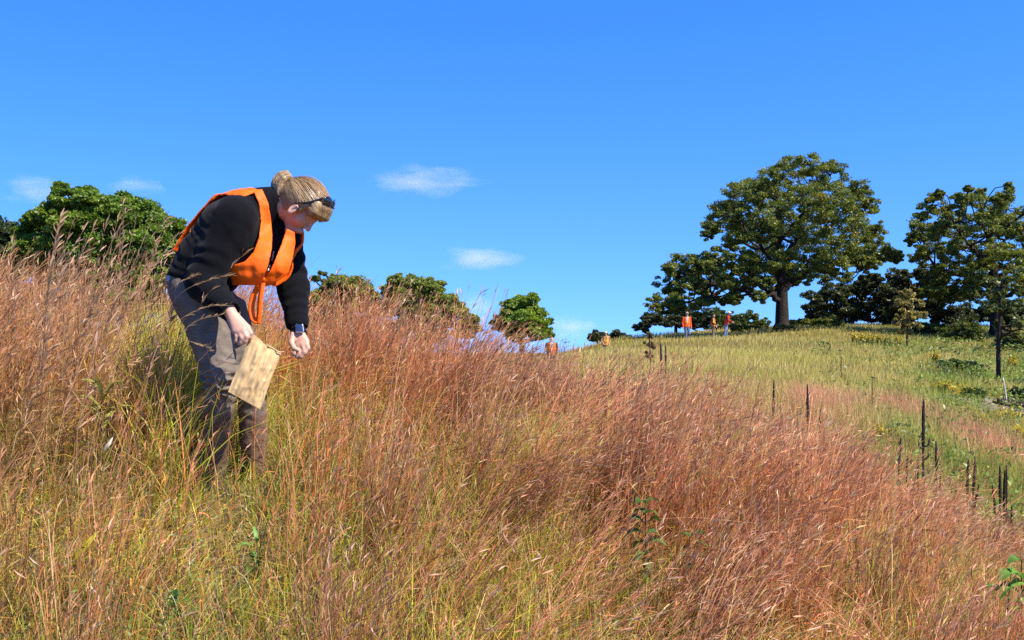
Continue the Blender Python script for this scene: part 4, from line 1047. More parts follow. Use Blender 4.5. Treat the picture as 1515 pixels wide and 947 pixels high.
    if hat_c is not None:
        Ht = Field(hd - .3, hd + .3, .012); Ht.ell(hd + up * .045, [lat, fo_, up], (.096 * s, .112 * s, .1 * s), 0); p = Ht.pts() - hd
        Ht.v = np.maximum(Ht.v, -(p[..., 2] - .04)).astype(np.float32)
        Ht.ell(hd + up * .05 + fo_ * .09, [lat, fo_ - up * .2, up], (.08, .09, .012), .01)
        Ht.mesh('cap', cloth('cap_far', hat_c), root, smooth_iter=1)
    return root
PI = math.pi
far_person(1016, 62, -PI / 2 + .25, 'person in orange top and blue jeans walking toward us down the ridge', cloth('orange_red_sleeves', (.80, .075, .03)), ORANGE_F, cloth('blue_jeans', (.10, .12, .19)), hat_c=(.30, .24, .20), hair_c=(.05, .035, .03), pose='walk', shirt_c=cloth('pale_shirt', (.5, .48, .42)))
far_person(1055, 69, -.5, 'person in dark clothes and orange vest standing beside one in jeans under the oak', cloth('dark_jacket', (.02, .022, .024)), pbr('amber_vest', (.85, .26, .03), .7, .2), cloth('khaki_trousers', (.17, .14, .10)), hair_c=(.04, .025, .02), pose='stand', height=1.62)
far_person(1074, 69.5, -.35, 'person in red vest, white cap and light jeans reaching forward under the oak', cloth('dark_red_jacket', (.22, .02, .02)), pbr('red_vest', (.80, .08, .03), .7, .2), cloth('light_jeans', (.22, .28, .42)), hat_c=(.75, .73, .68), hair_c=(.3, .2, .1), pose='reach', lean=.25, height=1.68)
far_person(816, 48, -PI / 2 + .1, 'person in orange vest over white shirt half hidden behind the red grass', cloth('dark_sleeves', (.07, .05, .06)), ORANGE_F, cloth('grey_trousers_far', (.08, .08, .08)), hair_c=(.09, .055, .025), pose='stand', shirt_c=cloth('white_shirt', (.8, .78, .76)), zoff=-.2)
far_person(896, 66, -PI / 2, 'distant person in pale cap and amber vest showing above the grass', cloth('tan_jacket', (.35, .22, .10)), pbr('amber_vest', (.8, .32, .06), .7, .2), cloth('grey_trousers_far', (.08, .08, .08)), hat_c=(.6, .58, .52), pose='stand')
# ------------------------------------------------------------------ dead mullein stalks standing on the right slope
def mullein(px, ytop, d, label, seed, arms=(), tilt=0., thick=1.0, head=.5):
    rg = np.random.default_rng(seed)
    x = (px - 757.5) / F * d; z = gz(x, d)
    top = CAM_Z + (473.5 - ytop) / F * d; h = max(top - z, .6)
    root = empty('mullein_stalk', (x, d, z), label, 'dead mullein', 'dead mullein stalks')
    base = np.array([x - tilt * h, d, z - .05]); tip = np.array([x, d + rg.normal() * .03, z + h])
    pth = bez([base, (base + tip) / 2 + rg.normal(size=3) * .012, tip], 14)
    mb = MB(); k = int(14 * (1 - head)) + 1
    mb.tube(pth[:k + 1], np.linspace(.013, .011, k + 1) * thick, 6, (.075, .05, .032))
    for i in range(7):           # withered leaves low on the stem
        t = rg.uniform(.08, .45); p0 = base + (tip - base) * t; a = rg.uniform(0, 6.28); l = rg.uniform(.08, .2)
        o_ = np.array([math.cos(a), math.sin(a), 0])
        C = bez([p0, p0 + o_ * l * .6 + np.array([0, 0, .02]), p0 + o_ * l - np.array([0, 0, l * .9])], 5)[None]
        V, Q, c = ribbons(C, np.array([[.01, .03, .035, .025, .004]]), np.cross(o_, [0, 0, 1])[None], np.broadcast_to(np.array([.12, .085, .05]), C.shape))
        mb.add(V, Q, None, c)
    mb.build('stem', LEAF, root)
    def spike(name, pth, r):
        n = 26; q = bez(pth, n); rr = r * (np.sin(np.pi * np.linspace(.06, .97, n)) ** .35) * (1 - .35 * np.linspace(0, 1, n))
        v, f, t = tube(q, rr, 9)
        axis_ = np.repeat(q, 9, axis=0); w = v[:-2] - axis_
        v[:-2] = axis_ + w * (.78 + .5 * rg.random((len(w), 1)))          # seed capsules make it knobbly
        c = np.array([.045, .027, .016]) * rg.uniform(.55, 1.5, (len(v), 1))
        mesh_np(name, v, [f, t], LEAF, root, c)
    spike('seed_head', pth[k - 1:], .021 * thick)
    for (t, sx, l) in arms:
        p0 = base + (tip - base) * t
        spike('seed_arm', [p0, p0 + np.array([sx * .12, 0, .03]), p0 + np.array([sx * .15, 0, l])], .0125 * thick)
    return root
ML = [(1367, 590, 15.5, 'tallest dead mullein, dark with short upcurved side arms like a candlestick', ((.56, .55, .13), (.54, -.5, .11), (.44, .45, .10)), 0, 1.35),
      (1144.5, 561, 17, 'lone dead mullein farthest left above the pink grass', (), 0, .9), (1194, 568, 16, 'lone dead mullein second from the left above the pink grass', (), 0, 1.05),
      (1214, 606, 15, 'short dead mullein half sunk in pink grass, third from the left', (), 0, 1.0), (1276, 645, 14, 'thin faint dead mullein left of the candlestick cluster', (), 0, .7),
      (1334, 646, 14.5, 'straight dead mullein leftmost of the candlestick cluster', (), 0, .95), (1341.5, 673, 14, 'short dead mullein just right of the cluster\'s leftmost stalk', (), 0, .8),
      (1358.5, 683, 14, 'short dead mullein touching the tallest one on its left', (), 0, .8), (1384, 652, 15, 'straight dead mullein just right of the tallest one', (), 0, .95),
      (1390, 700, 13.5, 'low dead mullein right of the tallest one, sunk in grass', (), 0, .8), (1431, 677, 14, 'left stalk of the pair of dead mulleins in bright green grass', (), 0, .9),
      (1442, 675, 14.2, 'right stalk of the pair of dead mulleins in bright green grass', (), .01, .95), (1447, 716, 13.3, 'crooked dead mullein leaning right below the pair in green grass', ((.6, -1, .1),), .16, .9),
      (1469, 716, 13.4, 'short dead mullein left of the right-edge trio', (), 0, .85), (1478.5, 688, 13.8, 'left one of the dead mullein trio at the right edge', (), 0, 1.0),
      (1485, 694, 13.8, 'middle and longest dead mullein of the right-edge trio', (), 0, 1.0), (1490, 688, 14.2, 'right one of the dead mullein trio at the right edge', (), 0, .8),
      (1496, 747, 12.6, 'lowest small dead mullein below the right-edge trio', (), 0, .8), (978, 506, 24, 'left of two dead brown stalks below the walking hiker', (), 0, 1.3), (985, 511, 23.5, 'right of two dead brown stalks below the walking hiker', (), 0, 1.2),
      (1245, 527, 33, 'thin distant dark stalk in the yellow field', (), 0, .8), (1290, 560, 24, 'thin dark stalk behind the pink grass patch', (), 0, .6)]
for i, (px, yt, d, lab, arms, tl, th_) in enumerate(ML): mullein(px, yt, d, lab, 50 + i, arms, tl, th_)

# ------------------------------------------------------------------ broad-leaved plants in the foreground
BROAD = leaf_mat('broad_leaf', .3, .5, .02)
def leafy(px, py, d, H, label, ca, seed, leaf=(.07, .03), n=9, up=.2, name='leafy_plant', cat='plant', lean=0., group=None):
    """upright stem with opposite broad leaves; px,py is the top"""
    rg = np.random.default_rng(seed); t_ = P(px, py, d); x = t_[0] - lean * H; z0 = gz(x, d)
    base = np.array([x, d, t_[2] - H]); base[2] = max(base[2], z0 - .02)
    root = empty(name, (x, d, base[2]), label, cat, group)
    pth = bez([base, (base + t_) / 2 + rg.normal(size=3) * .015, t_], 10)
    s = MB(); s.tube(pth, np.linspace(.004, .002, 10), 5, (.16, .14, .05)); s.build('stem', LEAF, root)
    mb = MB()
    for i in range(n):
        t = .25 + .75 * (i + .5) / n; p0 = pth[0] + (pth[-1] - pth[0]) * t; a0 = rg.uniform(0, 6.28)
        for a in (a0, a0 + np.pi + rg.normal() * .3):
            L, W = leaf[0] * rg.uniform(.7, 1.25), leaf[1] * rg.uniform(.8, 1.2)
            o_ = np.array([math.cos(a), math.sin(a), 0]); u = up + rg.normal() * .25
            m1 = p0 + o_ * L * .5 + np.array([0, 0, L * (u * .5 + .12)]); e1 = p0 + o_ * L + np.array([0, 0, L * (u - .25)])
            C = bez([p0, m1, e1], 7); w = W * np.array([.12, .6, .95, 1, .85, .5, .03])
            sd_ = np.cross(o_, [0, 0, 1.]); sd_ = unit(sd_ + np.array([0, 0, rg.normal() * .3]))
            fold = np.array([0, 0, 1.]) * .18
            Lf = C - sd_ * w[:, None] / 2 + fold * w[:, None]; Rt = C + sd_ * w[:, None] / 2 + fold * w[:, None]
            V = np.stack([Lf, C, Rt], 1).reshape(-1, 3); i_ = np.arange(6)[:, None] * 3 + np.arange(2)[None]
            q = np.stack([i_, i_ + 1, i_ + 4, i_ + 3], -1).reshape(-1, 4)
            mb.add(V, q, None, np.array(ca) * rg.uniform(.6, 1.35))
    mb.build('leaves', BROAD, root, smooth=True)
leafy(955, 738, 3.75, .42, 'dark green broad-leaved plant poking through red grass at lower centre', (.085, .15, .03), 71, (.07, .036), 9, .1)
leafy(1022, 786, 3.8, .36, 'fresh green leafy plant right of the darker one at lower centre', (.06, .15, .03), 72, (.06, .03), 7, .2)
leafy(1497, 838, 3.9, .62, 'bright green leafy plant at the bottom right corner', (.10, .22, .025), 73, (.09, .045), 8, .0)
leafy(1511, 818, 4.0, .6, 'green leafy stem cut off by the right edge', (.07, .17, .02), 74, (.08, .04), 7, .1)
leafy(153, 578, 4.3, .22, 'yellowish narrow-leaved plant standing in the left tall grass', (.26, .27, .05), 75, (.10, .018), 7, .9)
leafy(560, 530, 6.0, .5, 'yellow-green narrow-leaved plant in the red grass right of the bag', (.20, .21, .03), 76, (.09, .016), 9, .9)
leafy(1195, 818, 4.6, .35, 'small light green plant low in the red grass right of centre', (.12, .22, .05), 77, (.05, .022), 5, .4)
leafy(1328, 800, 5.2, .4, 'small bright green plant in the red grass toward the right', (.10, .20, .04), 78, (.05, .022), 5, .4)
leafy(380, 800, 3.7, .25, 'bright green low sprout at the foot of the left grass', (.13, .24, .05), 79, (.06, .018), 6, .7)
leafy(262, 880, 3.3, .25, 'lush green low herb at the bottom left', (.10, .20, .04), 80, (.05, .02), 7, .5)
# one wide yellowed blade and a pale seed pod
def blade(name, pts, w, col, label, cat):
    C = bez(pts, 12)[None]; t = np.linspace(0, 1, 12); ww = w * np.sin(np.pi * np.clip(t * .93 + .07, 0, 1)) ** .6 + .001
    sd_ = unit(np.cross(np.gradient(C[0], axis=0), [0, 1, .3]))[None]
    V, Q, c = ribbons(C, ww[None], sd_, np.broadcast_to(np.array(col), C.shape)); V = V.reshape(-1, 2, 3)
    V2 = np.concatenate([V, V + np.array([0, .0008, .0003])]).reshape(-1, 3); Q2 = np.concatenate([Q, Q[:, ::-1] + len(V) * 2])
    o = mesh_np(name, V2, [Q2], BROAD, None, np.array(col) * np.ones((len(V2), 3)), origin=pts[0]); tag(o, label, cat)
blade('grass_blade', [P(112, 826, 3.5), P(128, 806, 3.5), P(146, 786, 3.52)], .014, (.55, .48, .03), 'single wide bright yellow grass blade at the lower left', 'grass blade')
blade('seed_pod', [P(154, 666, 3.9), P(160, 658, 3.9), P(167, 647, 3.92)], .011, (.46, .42, .32), 'pale dry pod caught in the left grass', 'seed pod')

# ------------------------------------------------------------------ weeds scattered over the right slope
wg = np.random.default_rng(91); nw = 420
wy = 13 + 52 * wg.random(nw) ** 1.3; wpx = wg.uniform(1180, 1600, nw); wx = (wpx - 757.5) / F * wy
ok = wg.random(nw) < .15 + .85 * np.clip((wpx - 1240) / 160, 0, 1); wx, wy = wx[ok], wy[ok]; nw = len(wx); wz = ground_z(wx, wy)
VV, CC = [], []
for i in range(nw):
    k = int(wg.integers(14, 46)); H = wg.uniform(.15, .55); W = wg.uniform(.1, .38) * (1 + wy[i] / 70)
    c = np.stack([wx[i] + wg.normal(0, W, k), wy[i] + wg.normal(0, W, k), wz[i] + H * wg.random(k) ** .7], 1)
    V, _ = leaf_quads(c, wg.uniform(.02, .05, k) * (1 + wy[i] / 40), np.array([0, -.2, .7]), wg, .4); VV.append(V)
    base = np.array([(.10, .17, .03), (.17, .25, .04), (.24, .29, .05), (.28, .24, .07), (.42, .36, .03), (.10, .14, .06)][int(wg.choice(6, p=[.2, .3, .3, .16, .015, .025]))])
    CC.append(np.repeat(base * wg.uniform(.7, 1.3, (k, 1)), 4, axis=0))
VV = np.concatenate(VV); wd_ = mesh_np('hillside_weeds', VV, [np.arange(len(VV)).reshape(-1, 4)], LEAF, None, np.concatenate(CC))
tag(wd_, 'mixed low weeds over the right slope', None, kind='stuff')

# ------------------------------------------------------------------ bare dirt with a dark fallen log at the right edge
def dirt():
    c = P(1500, 578, 30); n = 26
    u, v = np.meshgrid(np.linspace(-1, 1, n), np.linspace(-1, 1, n))
    X = c[0] + u * 1.15; Y = c[1] + 1 + v * 2.4
    Z = ground_z(X, Y) + .04 + .07 * n2(X, Y, .35, 3) * (1 - np.clip(u * u + v * v, 0, 1)) - .1 * np.clip(u * u + v * v - .7, 0, 1)
    i = np.arange(n * n).reshape(n, n); q = np.stack([i[:-1, :-1], i[:-1, 1:], i[1:, 1:], i[1:, :-1]], -1).reshape(-1, 4)
    o = mesh_np('dirt_path', np.stack([X, Y, Z], -1).reshape(-1, 3), q, pbr('dry_dirt', (.24, .19, .14), .95, .1, noise=(5, .5), bump=(20, .8, .05)), smooth=True)
    tag(o, 'bare grey-brown dirt on the right slope', None, kind='structure')
dirt()
lp = bez([P(1472, 563, 31), P(1488, 565, 30.6), P(1520, 572, 30.2)], 9); lp[:, 2] = ground_z(lp[:, 0], lp[:, 1]) + .12
mb = MB(); mb.tube(lp, [.09, .12, .13, .13, .14, .14, .15, .15, .15], 9)
lg = mb.build('fallen_log', BARK, None, smooth=True, origin=lp[0]); tag(lg, 'dark fallen log lying across the bare dirt', 'log')
mb = MB(); st = P(1489, 560, 32); st[2] = gz(st[0], st[1])
mb.tube(bez([st, st + np.array([-.03, 0, .35]), st + np.array([-.1, 0, .75])], 6), np.linspace(.025, .012, 6), 6, (.6, .55, .48))
sp = mb.build('bare_stick', leaf_mat('bleached_wood', 0, .8, 0), None, origin=st); tag(sp, 'pale bare stick standing up behind the fallen log', 'stick')
# ------------------------------------------------------------------ grass
GRASS = leaf_mat('dry_grass', .30, .45, .025)
WIND = np.array([.95, .25, 0])
def wedge(n, d0, d1, margin=.06, power=2.0):
    """random ground points in the strip of hillside between d0 and d1 metres"""
    y = (RNG.random(n) * (d1 ** power - d0 ** power) + d0 ** power) ** (1 / power)
    half = .4735 + margin
    x = RNG.uniform(-1, 1, n) * (half * y + .35)
    return x, y
def pixel_x(x, y): return 757.5 + x / y * F
def area(d0, d1, margin=.06): return (.4735 + margin) * (d1 ** 2 - d0 ** 2) + .7 * (d1 - d0)
def sstep(a, b, v): t = np.clip((v - a) / (b - a), 0, 1); return t * t * (3 - 2 * t)

def stems(x, y, h, lean, az, cols, detail=True, wscale=1.0, name_seed=0, fluff=1.0, leaves=3, nr=9, seg=7):
    """little bluestem: wiry red-brown stems, narrow curling leaves, tufted seed spikes up the top half"""
    N = len(x); z = ground_z(x, y)
    base = np.stack([x, y, z - .02], 1)
    dirv = np.stack([np.cos(az), np.sin(az), np.zeros(N)], 1)
    t = np.linspace(0, 1, seg)
    bend = RNG.uniform(1.4, 2.6, N)[:, None]
    hor = (lean[:, None] * t ** bend) * h[:, None]
    ver = h[:, None] * (t - .28 * (lean[:, None] ** 2) * t ** (bend + .4))
    wob = np.cumsum(RNG.normal(0, .006, (N, seg, 2)), axis=1) * h[:, None, None]
    C = base[:, None] + dirv[:, None] * hor[..., None] + np.array([0, 0, 1.]) * ver[..., None]
    C[..., :2] += wob
    low, mid, tip = cols
    k = t[None, :, None]
    kk = np.clip((k - .2) / .8, 0, 1); col = np.where(kk < .45, low[:, None] * (1 - kk / .45) + mid[:, None] * kk / .45, mid[:, None] * (1 - kk) / .55 + tip[:, None] * (kk - .45) / .55)
    w = (np.array([.0032, .0028]) [0] * (1 - .6 * t))[None] * RNG.uniform(.7, 1.25, (N, 1)) * wscale
    side = unit(np.stack([RNG.normal(size=N), RNG.normal(size=N) * .45, RNG.normal(size=N) * .15], 1))
    out = [ribbons(C, w, side, col)]
    tan = unit(np.gradient(C, axis=1))
    def at(i, tt):
        f = tt * (seg - 1); a = np.minimum(f.astype(int), seg - 2); fr = (f - a)[:, None]
        return C[i, a] * (1 - fr) + C[i, a + 1] * fr, tan[i, a]
    # leaves
    M = int(N * leaves)
    if M:
        i = RNG.integers(0, N, M); tt = RNG.uniform(.02, .5, M); p0, tg = at(i, tt)
        a = RNG.uniform(0, 2 * np.pi, M); o = np.stack([np.cos(a), np.sin(a), np.zeros(M)], 1) + WIND * .5
        L = RNG.uniform(.12, .34, M) * (h[i] / .85); dr = RNG.uniform(-.1, .75, M)
        s = np.linspace(0, 1, 4)
        LC = p0[:, None] + tg[:, None] * (L[:, None] * s * (1 - .45 * s))[..., None] * .95 + o[:, None] * (L[:, None] * .55 * s ** 1.6)[..., None] - np.array([0, 0, 1.]) * (L * dr)[:, None, None] * (s ** 2.4)[None, :, None]
        lw = np.array([.0026, .0036, .0028, .0006])[None] * RNG.uniform(.8, 1.5, (M, 1)) * wscale
        mx = RNG.random((M, 1)); lc = low[i] * mx + mid[i] * (1 - mx)
        lc = lc * RNG.uniform(.75, 1.25, (M, 1))
        sd_ = unit(RNG.normal(size=(M, 3)) + np.array([.6, 0, 0]))
        out.append(ribbons(LC, lw, sd_, np.broadcast_to(lc[:, None], LC.shape)))
    # seed spikes
    M = int(N * nr)
    if M:
        i = RNG.integers(0, N, M); tt = 1 - RNG.random(M) ** 1.25 * .55; p0, tg = at(i, tt)
        o = unit(RNG.normal(size=(M, 3)) + np.array([.25, 0, .2])); L = RNG.uniform(.018, .045, M) * fluff
        dv = unit(tg * .9 + o * .62)
        s = np.array([0, .55, 1.0])
        LC = p0[:, None] + dv[:, None] * (L[:, None] * s)[..., None]; LC[:, 2] += WIND * .006
        lw = np.array([.0010, .0036, .0012])[None] * RNG.uniform(.7, 1.4, (M, 1)) * wscale * fluff
        mx = (RNG.random((M, 1)) ** 1.8) * (.35 + .6 * (tt[:, None] - .45) / .55)
        lc = mid[i] * (1 - mx) + np.array([.64, .41, .27]) * mx
        out.append(ribbons(LC, lw, unit(RNG.normal(size=(M, 3))), np.broadcast_to(lc[:, None], LC.shape)))
    return out
def merge(name, parts, label, mat=None, **kw):
    V, Q, c, n = [], [], [], 0
    for (v, q, cc) in parts: V.append(v); Q.append(q + n); c.append(cc); n += len(v)
    o = mesh_np(name, np.concatenate(V), [np.concatenate(Q)], mat or GRASS, None, np.concatenate(c)); tag(o, label, None, kind='stuff'); return o

def red_density(x, y):
    """how thickly the red bunchgrass stands"""
    px = pixel_x(x, y); n = n2(x, y, .7, 11); n_b = n2(x, y, 1.9, 17)
    rt = sstep(780, 1000, px)
    d = .22 + .95 * sstep(3.6 - .7 * rt, 5.0 - .8 * rt, y + (n - .5) * 1.2)
    d = np.where(px < 430, .12 + .95 * sstep(4.0, 4.6, y + (n - .5) * .5) * (1 - .35 * sstep(150, 330, px) * (1 - sstep(5.2, 5.7, y))), d)
    # the strip of yellow-green grass behind the bending person
    gap = np.exp(-((px - 254) / 56) ** 4) * sstep(4.0, 4.4, y) * (1 - sstep(5.7, 6.3, y)); d = d * (1 - .93 * gap)
    d = d * (1 - .86 * np.exp(-((px - 350) / 66) ** 4) * (1 - sstep(4.48, 4.66, y)))
    # trodden place round the feet
    d = d * (1 - .65 * np.exp(-(((x + 1.12) / .34) ** 2 + ((y - 4.25) / .4) ** 2)))
    d = d * (.12 + 1.3 * sstep(.36, .62, n)) * (.7 + .5 * n_b)
    d = d * (1 - .55 * np.exp(-(((px - 1030) / 40) ** 2 + ((y - 8.6) / .9) ** 2)))
    # thins out to the right and behind the crest
    d = d * (1 - .75 * sstep(9.6, 11.5, y - .25 * np.minimum(x, 0)))
    # its edge runs obliquely down the slope to the right
    tip_py = 473.5 - (ground_z(x, y) + .62 - CAM_Z) / y * F
    edge = np.interp(px, [820, 900, 1000, 1150, 1280, 1340, 1515], [480, 512, 566, 622, 698, 742, 790])
    d = d * np.where(px > 850, sstep(-50, 44, tip_py - edge + (n2(x, y, .8, 19) - .5) * 110), 1)
    d = np.where(px < 260, d * (.35 + 1.0 * sstep(.35, .6, n2(x, y, .42, 29))), d)
    return np.clip(d, 0, 1.3)

def clumps(d0, d1, per_m2, stems_per, spread, tall=0.):
    n = int(area(d0, d1) * per_m2 * 1.3); x, y = wedge(n, d0, d1)
    keep = RNG.random(n) * 1.3 < red_density(x, y); x, y = x[keep], y[keep]
    return x, y
def bluestem(x, y, k, spread, wscale, nr, leaves, hmul=1.0, fluff=1.0, seg=7):
    n = len(x); cnt = np.maximum(4, RNG.poisson(k, n)); i = np.repeat(np.arange(n), cnt); N = len(i)
    r = np.abs(RNG.normal(0, spread, N)); a = RNG.uniform(0, 2 * np.pi, N)
    sx, sy = x[i] + r * np.cos(a), y[i] + r * np.sin(a)
    px = pixel_x(x, y)
    H = RNG.normal(.74, .075, n) * hmul
    H = H * (1 - .08 * sstep(900, 1400, px)) * (.75 + .25 * sstep(3.4, 4.6, y)) * (1 + .08 * (1 - sstep(100, 420, px)) * sstep(4.2, 4.8, y))
    h = H[i] * RNG.uniform(.62, 1.1, N)
    # each bunch leans its own way, most of them with the wind to the right
    gust = n2(x, y, 1.3, 23); cl = np.clip(RNG.normal(.12, .1, n) + 1.0 * sstep(.38, .66, gust) * sstep(520, 740, px) + .5 * (RNG.random(n) < .12), .02, 1.25)
    ca = np.where(RNG.random(n) < .8, RNG.normal(.1, .5, n), RNG.uniform(0, 6.28, n))
    lx = cl[i] * np.cos(ca[i]) + np.cos(a) * RNG.uniform(.0, .34, N) * .8 + .04; ly = cl[i] * np.sin(ca[i]) + np.sin(a) * RNG.uniform(0, .34, N) * .8
    lean = np.clip(np.hypot(lx, ly), .02, 1.25); az = np.arctan2(ly, lx)
    # colours
    q = np.clip(n2(x, y, .9, 31) * .9 + RNG.normal(-.05, .22, n), 0, 1)[i][:, None]; v = RNG.uniform(.62, 1.12, (N, 1)) * np.clip(.5 + .75 * n2(x, y, .45, 37) + RNG.normal(0, .17, n), .4, 1.5)[i][:, None] * 1.34; hue = RNG.random((N, 1))
    low = (np.array([.36, .27, .032]) * (1 - hue) + np.array([.48, .19, .05]) * hue) * v
    mid = (np.array([.53, .155, .05]) * (1 - q) + np.array([.42, .19, .08]) * q) * v
    tip = (np.array([.56, .225, .085]) * (1 - q) + np.array([.53, .275, .14]) * q) * v
    go = (RNG.random((N, 1)) < .12 + .06 * (1 - sstep(60, 430, px))[i][:, None]); mid = np.where(go, np.array([.55, .37, .08]) * v, mid); tip = np.where(go, np.array([.6, .42, .15]) * v, tip)
    dk = RNG.random((N, 1)) < .12; mid = np.where(dk, np.array([.15, .065, .03]) * v, mid); low = np.where(dk, np.array([.13, .07, .03]) * v, low)
    lf = (1 - sstep(60, 430, px))[i][:, None] * .3
    mid = mid * (1 - lf) + np.array([.44, .205, .05]) * v * lf; tip = tip * (1 - lf) + np.array([.40, .225, .09]) * v * lf
    return stems(sx, sy, h, lean, az, (low, mid, tip), wscale=wscale, nr=nr, leaves=leaves, fluff=fluff, seg=seg)
parts = []
x, y = clumps(2.5, 6.2, 13.5, 0, 0); parts += bluestem(x, y, 66, .052, 1.12, 6, 2.0)
n = 1700; x, y = wedge(n, 2.6, 5.0); px_ = pixel_x(x, y); k_ = RNG.random(n) < np.where(np.abs(px_ - 345) < 75, .12, np.where(px_ < 430, .45, .95)); x, y = x[k_], y[k_]; parts += bluestem(x, y, 4, .05, 1.0, 4, 1.6, hmul=.85)      # loose stems between the bunches
x, y = clumps(6.2, 9.0, 14, 0, 0); parts += bluestem(x, y, 58, .065, 1.3, 5, 1.4, fluff=1.2, seg=6)
x, y = clumps(9.0, 14.0, 13, 0, 0); parts += bluestem(x, y, 38, .10, 1.7, 4, 1.0, fluff=1.5, seg=5)
merge('bluestem_grass', parts, 'tall red-brown bunchgrass covering the near hillside')

# tall seeded stems standing above the rest at the left, and a few bowed across the person's leg
px = np.concatenate([RNG.uniform(-10, 255, 46), RNG.uniform(450, 720, 14), RNG.uniform(-10, 130, 16)]); d = np.concatenate([RNG.uniform(4.2, 5.6, 46), RNG.uniform(5.5, 7, 14), RNG.uniform(3.9, 4.6, 16)])
x = (px - 757.5) / F * d; N = len(x)
h = np.concatenate([RNG.uniform(.8, 1.2, 46), RNG.uniform(.75, .9, 14), RNG.uniform(.7, 1.05, 16)])
b3 = lambda c: np.array(c) * RNG.uniform(.8, 1.25, (N, 1))
tallp = stems(x, d, h, RNG.uniform(.05, .4, N), RNG.normal(.2, .7, N), (b3([.3, .2, .07]), b3([.36, .2, .09]), b3([.38, .24, .13])), wscale=1.35, nr=26, leaves=2.5, fluff=1.35, seg=8)
for pts in ([P(232, 520, 4.25), P(258, 480, 4.2), P(300, 455, 4.2), P(340, 452, 4.2)], [P(236, 470, 4.3), P(270, 432, 4.2), P(310, 414, 4.15), P(344, 406, 4.15)], [P(232, 450, 4.3), P(255, 425, 4.2), P(276, 412, 4.2), P(288, 408, 4.2)],
            [P(222, 600, 4.25), P(250, 520, 4.2), P(285, 478, 4.2), P(330, 465, 4.2)], [P(215, 560, 4.2), P(246, 505, 4.15), P(292, 508, 4.1), P(312, 520, 4.1)]):
    C = bez(pts, 14)[None]; s = np.linspace(.9, .35, 14)
    tallp.append(ribbons(C, (.0032 * s)[None], unit(np.array([[.1, .3, 1.]])), np.broadcast_to(np.array([.36, .22, .1]), C.shape)))
    k = 46; tt = RNG.uniform(.45, 1, k); p0 = np.stack([np.interp(tt, np.linspace(0, 1, 14), C[0, :, a]) for a in range(3)], 1); tg = unit(C[0, -1] - C[0, 5])
    dv = unit(tg + RNG.normal(size=(k, 3)) * .2); L = RNG.uniform(.015, .03, k)
    LC = p0[:, None] + dv[:, None] * (L[:, None] * np.array([0, .5, 1]))[..., None]
    tallp.append(ribbons(LC, np.tile([.0008, .0022, .0008], (k, 1)), unit(RNG.normal(size=(k, 3))), np.broadcast_to(np.array([.50, .33, .16]), LC.shape)))
merge('seeded_tall_grass', tallp, 'tall seeded grass stems standing above the rest at the left')

# ------------------------------------------------------------------ green and straw-coloured undergrowth
def blades(x, y, h, w, lean, col_lo, col_hi, seg=4, droop=.4):
    N = len(x); base = np.stack([x, y, ground_z(x, y) - .01], 1); a = RNG.uniform(0, 2 * np.pi, N)
    o = np.stack([np.cos(a), np.sin(a), np.zeros(N)], 1) * .9 + WIND * .25; t = np.linspace(0, 1, seg)
    C = base[:, None] + o[:, None] * (lean[:, None] * h[:, None] * t ** 1.7)[..., None] + np.array([0, 0, 1.]) * (h[:, None] * (t - droop * lean[:, None] * t ** 2.6))[..., None]
    ww = w[:, None] * (1 - t ** 1.5 * .92)[None] ; side = unit(np.stack([RNG.normal(size=N), RNG.normal(size=N) * .6, RNG.normal(size=N) * .2], 1))
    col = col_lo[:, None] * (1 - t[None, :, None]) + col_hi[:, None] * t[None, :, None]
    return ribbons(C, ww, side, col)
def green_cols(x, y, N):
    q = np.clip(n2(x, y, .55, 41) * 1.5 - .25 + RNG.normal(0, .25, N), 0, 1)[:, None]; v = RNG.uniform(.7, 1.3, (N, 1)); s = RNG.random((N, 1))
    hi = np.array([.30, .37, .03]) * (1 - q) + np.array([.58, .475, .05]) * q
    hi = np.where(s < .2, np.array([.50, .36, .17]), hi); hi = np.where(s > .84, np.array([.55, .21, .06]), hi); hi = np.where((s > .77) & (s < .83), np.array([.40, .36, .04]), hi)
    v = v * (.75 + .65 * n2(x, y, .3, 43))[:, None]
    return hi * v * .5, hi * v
n = 95000; x, y = wedge(n, 2.3, 7.5, power=1.6)
k_ = RNG.random(n) > .5 * sstep(4.4, 5.2, y) * sstep(330, 450, pixel_x(x, y)); x, y = x[k_], y[k_]; n = len(x)
lo_, hi_ = green_cols(x, y, n); near_k = 1 - sstep(3.6, 5.2, y)
px = pixel_x(x, y); lowzone = (1 - sstep(330, 520, px)) * (1 - sstep(4.0, 4.7, y))
h = RNG.uniform(.14, .46, n) * (1 + .05 * (1 - near_k)) * (1 - .38 * lowzone) * (.75 + .5 * n2(x, y, .5, 5)) * (1 - .55 * np.exp(-((px - 345) / 70) ** 4) * (1 - sstep(4.7, 4.9, y)) * sstep(3.4, 3.7, y))
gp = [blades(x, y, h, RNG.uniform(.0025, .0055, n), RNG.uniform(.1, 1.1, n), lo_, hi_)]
n = 16000; x, y = wedge(n, 7.5, 14); lo_, hi_ = green_cols(x, y, n)
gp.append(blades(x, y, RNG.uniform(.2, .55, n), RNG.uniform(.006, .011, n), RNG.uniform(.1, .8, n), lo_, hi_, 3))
n = 9000; q_ = RNG.normal(size=(n, 2)); y = 5.35 + q_[:, 0] * .4; px = 254 + q_[:, 1] * 30; k_ = (px < 300) | (y > 5.0); y, px = y[k_], px[k_]; n = len(y); x = (px - 757.5) / F * y; lo_, hi_ = green_cols(x, y, n)
gp.append(blades(x, y, RNG.uniform(.3, .72, n), RNG.uniform(.004, .008, n), RNG.uniform(.1, .8, n), lo_ * 1.25, hi_ * np.array([1.25, 1.25, 1])))
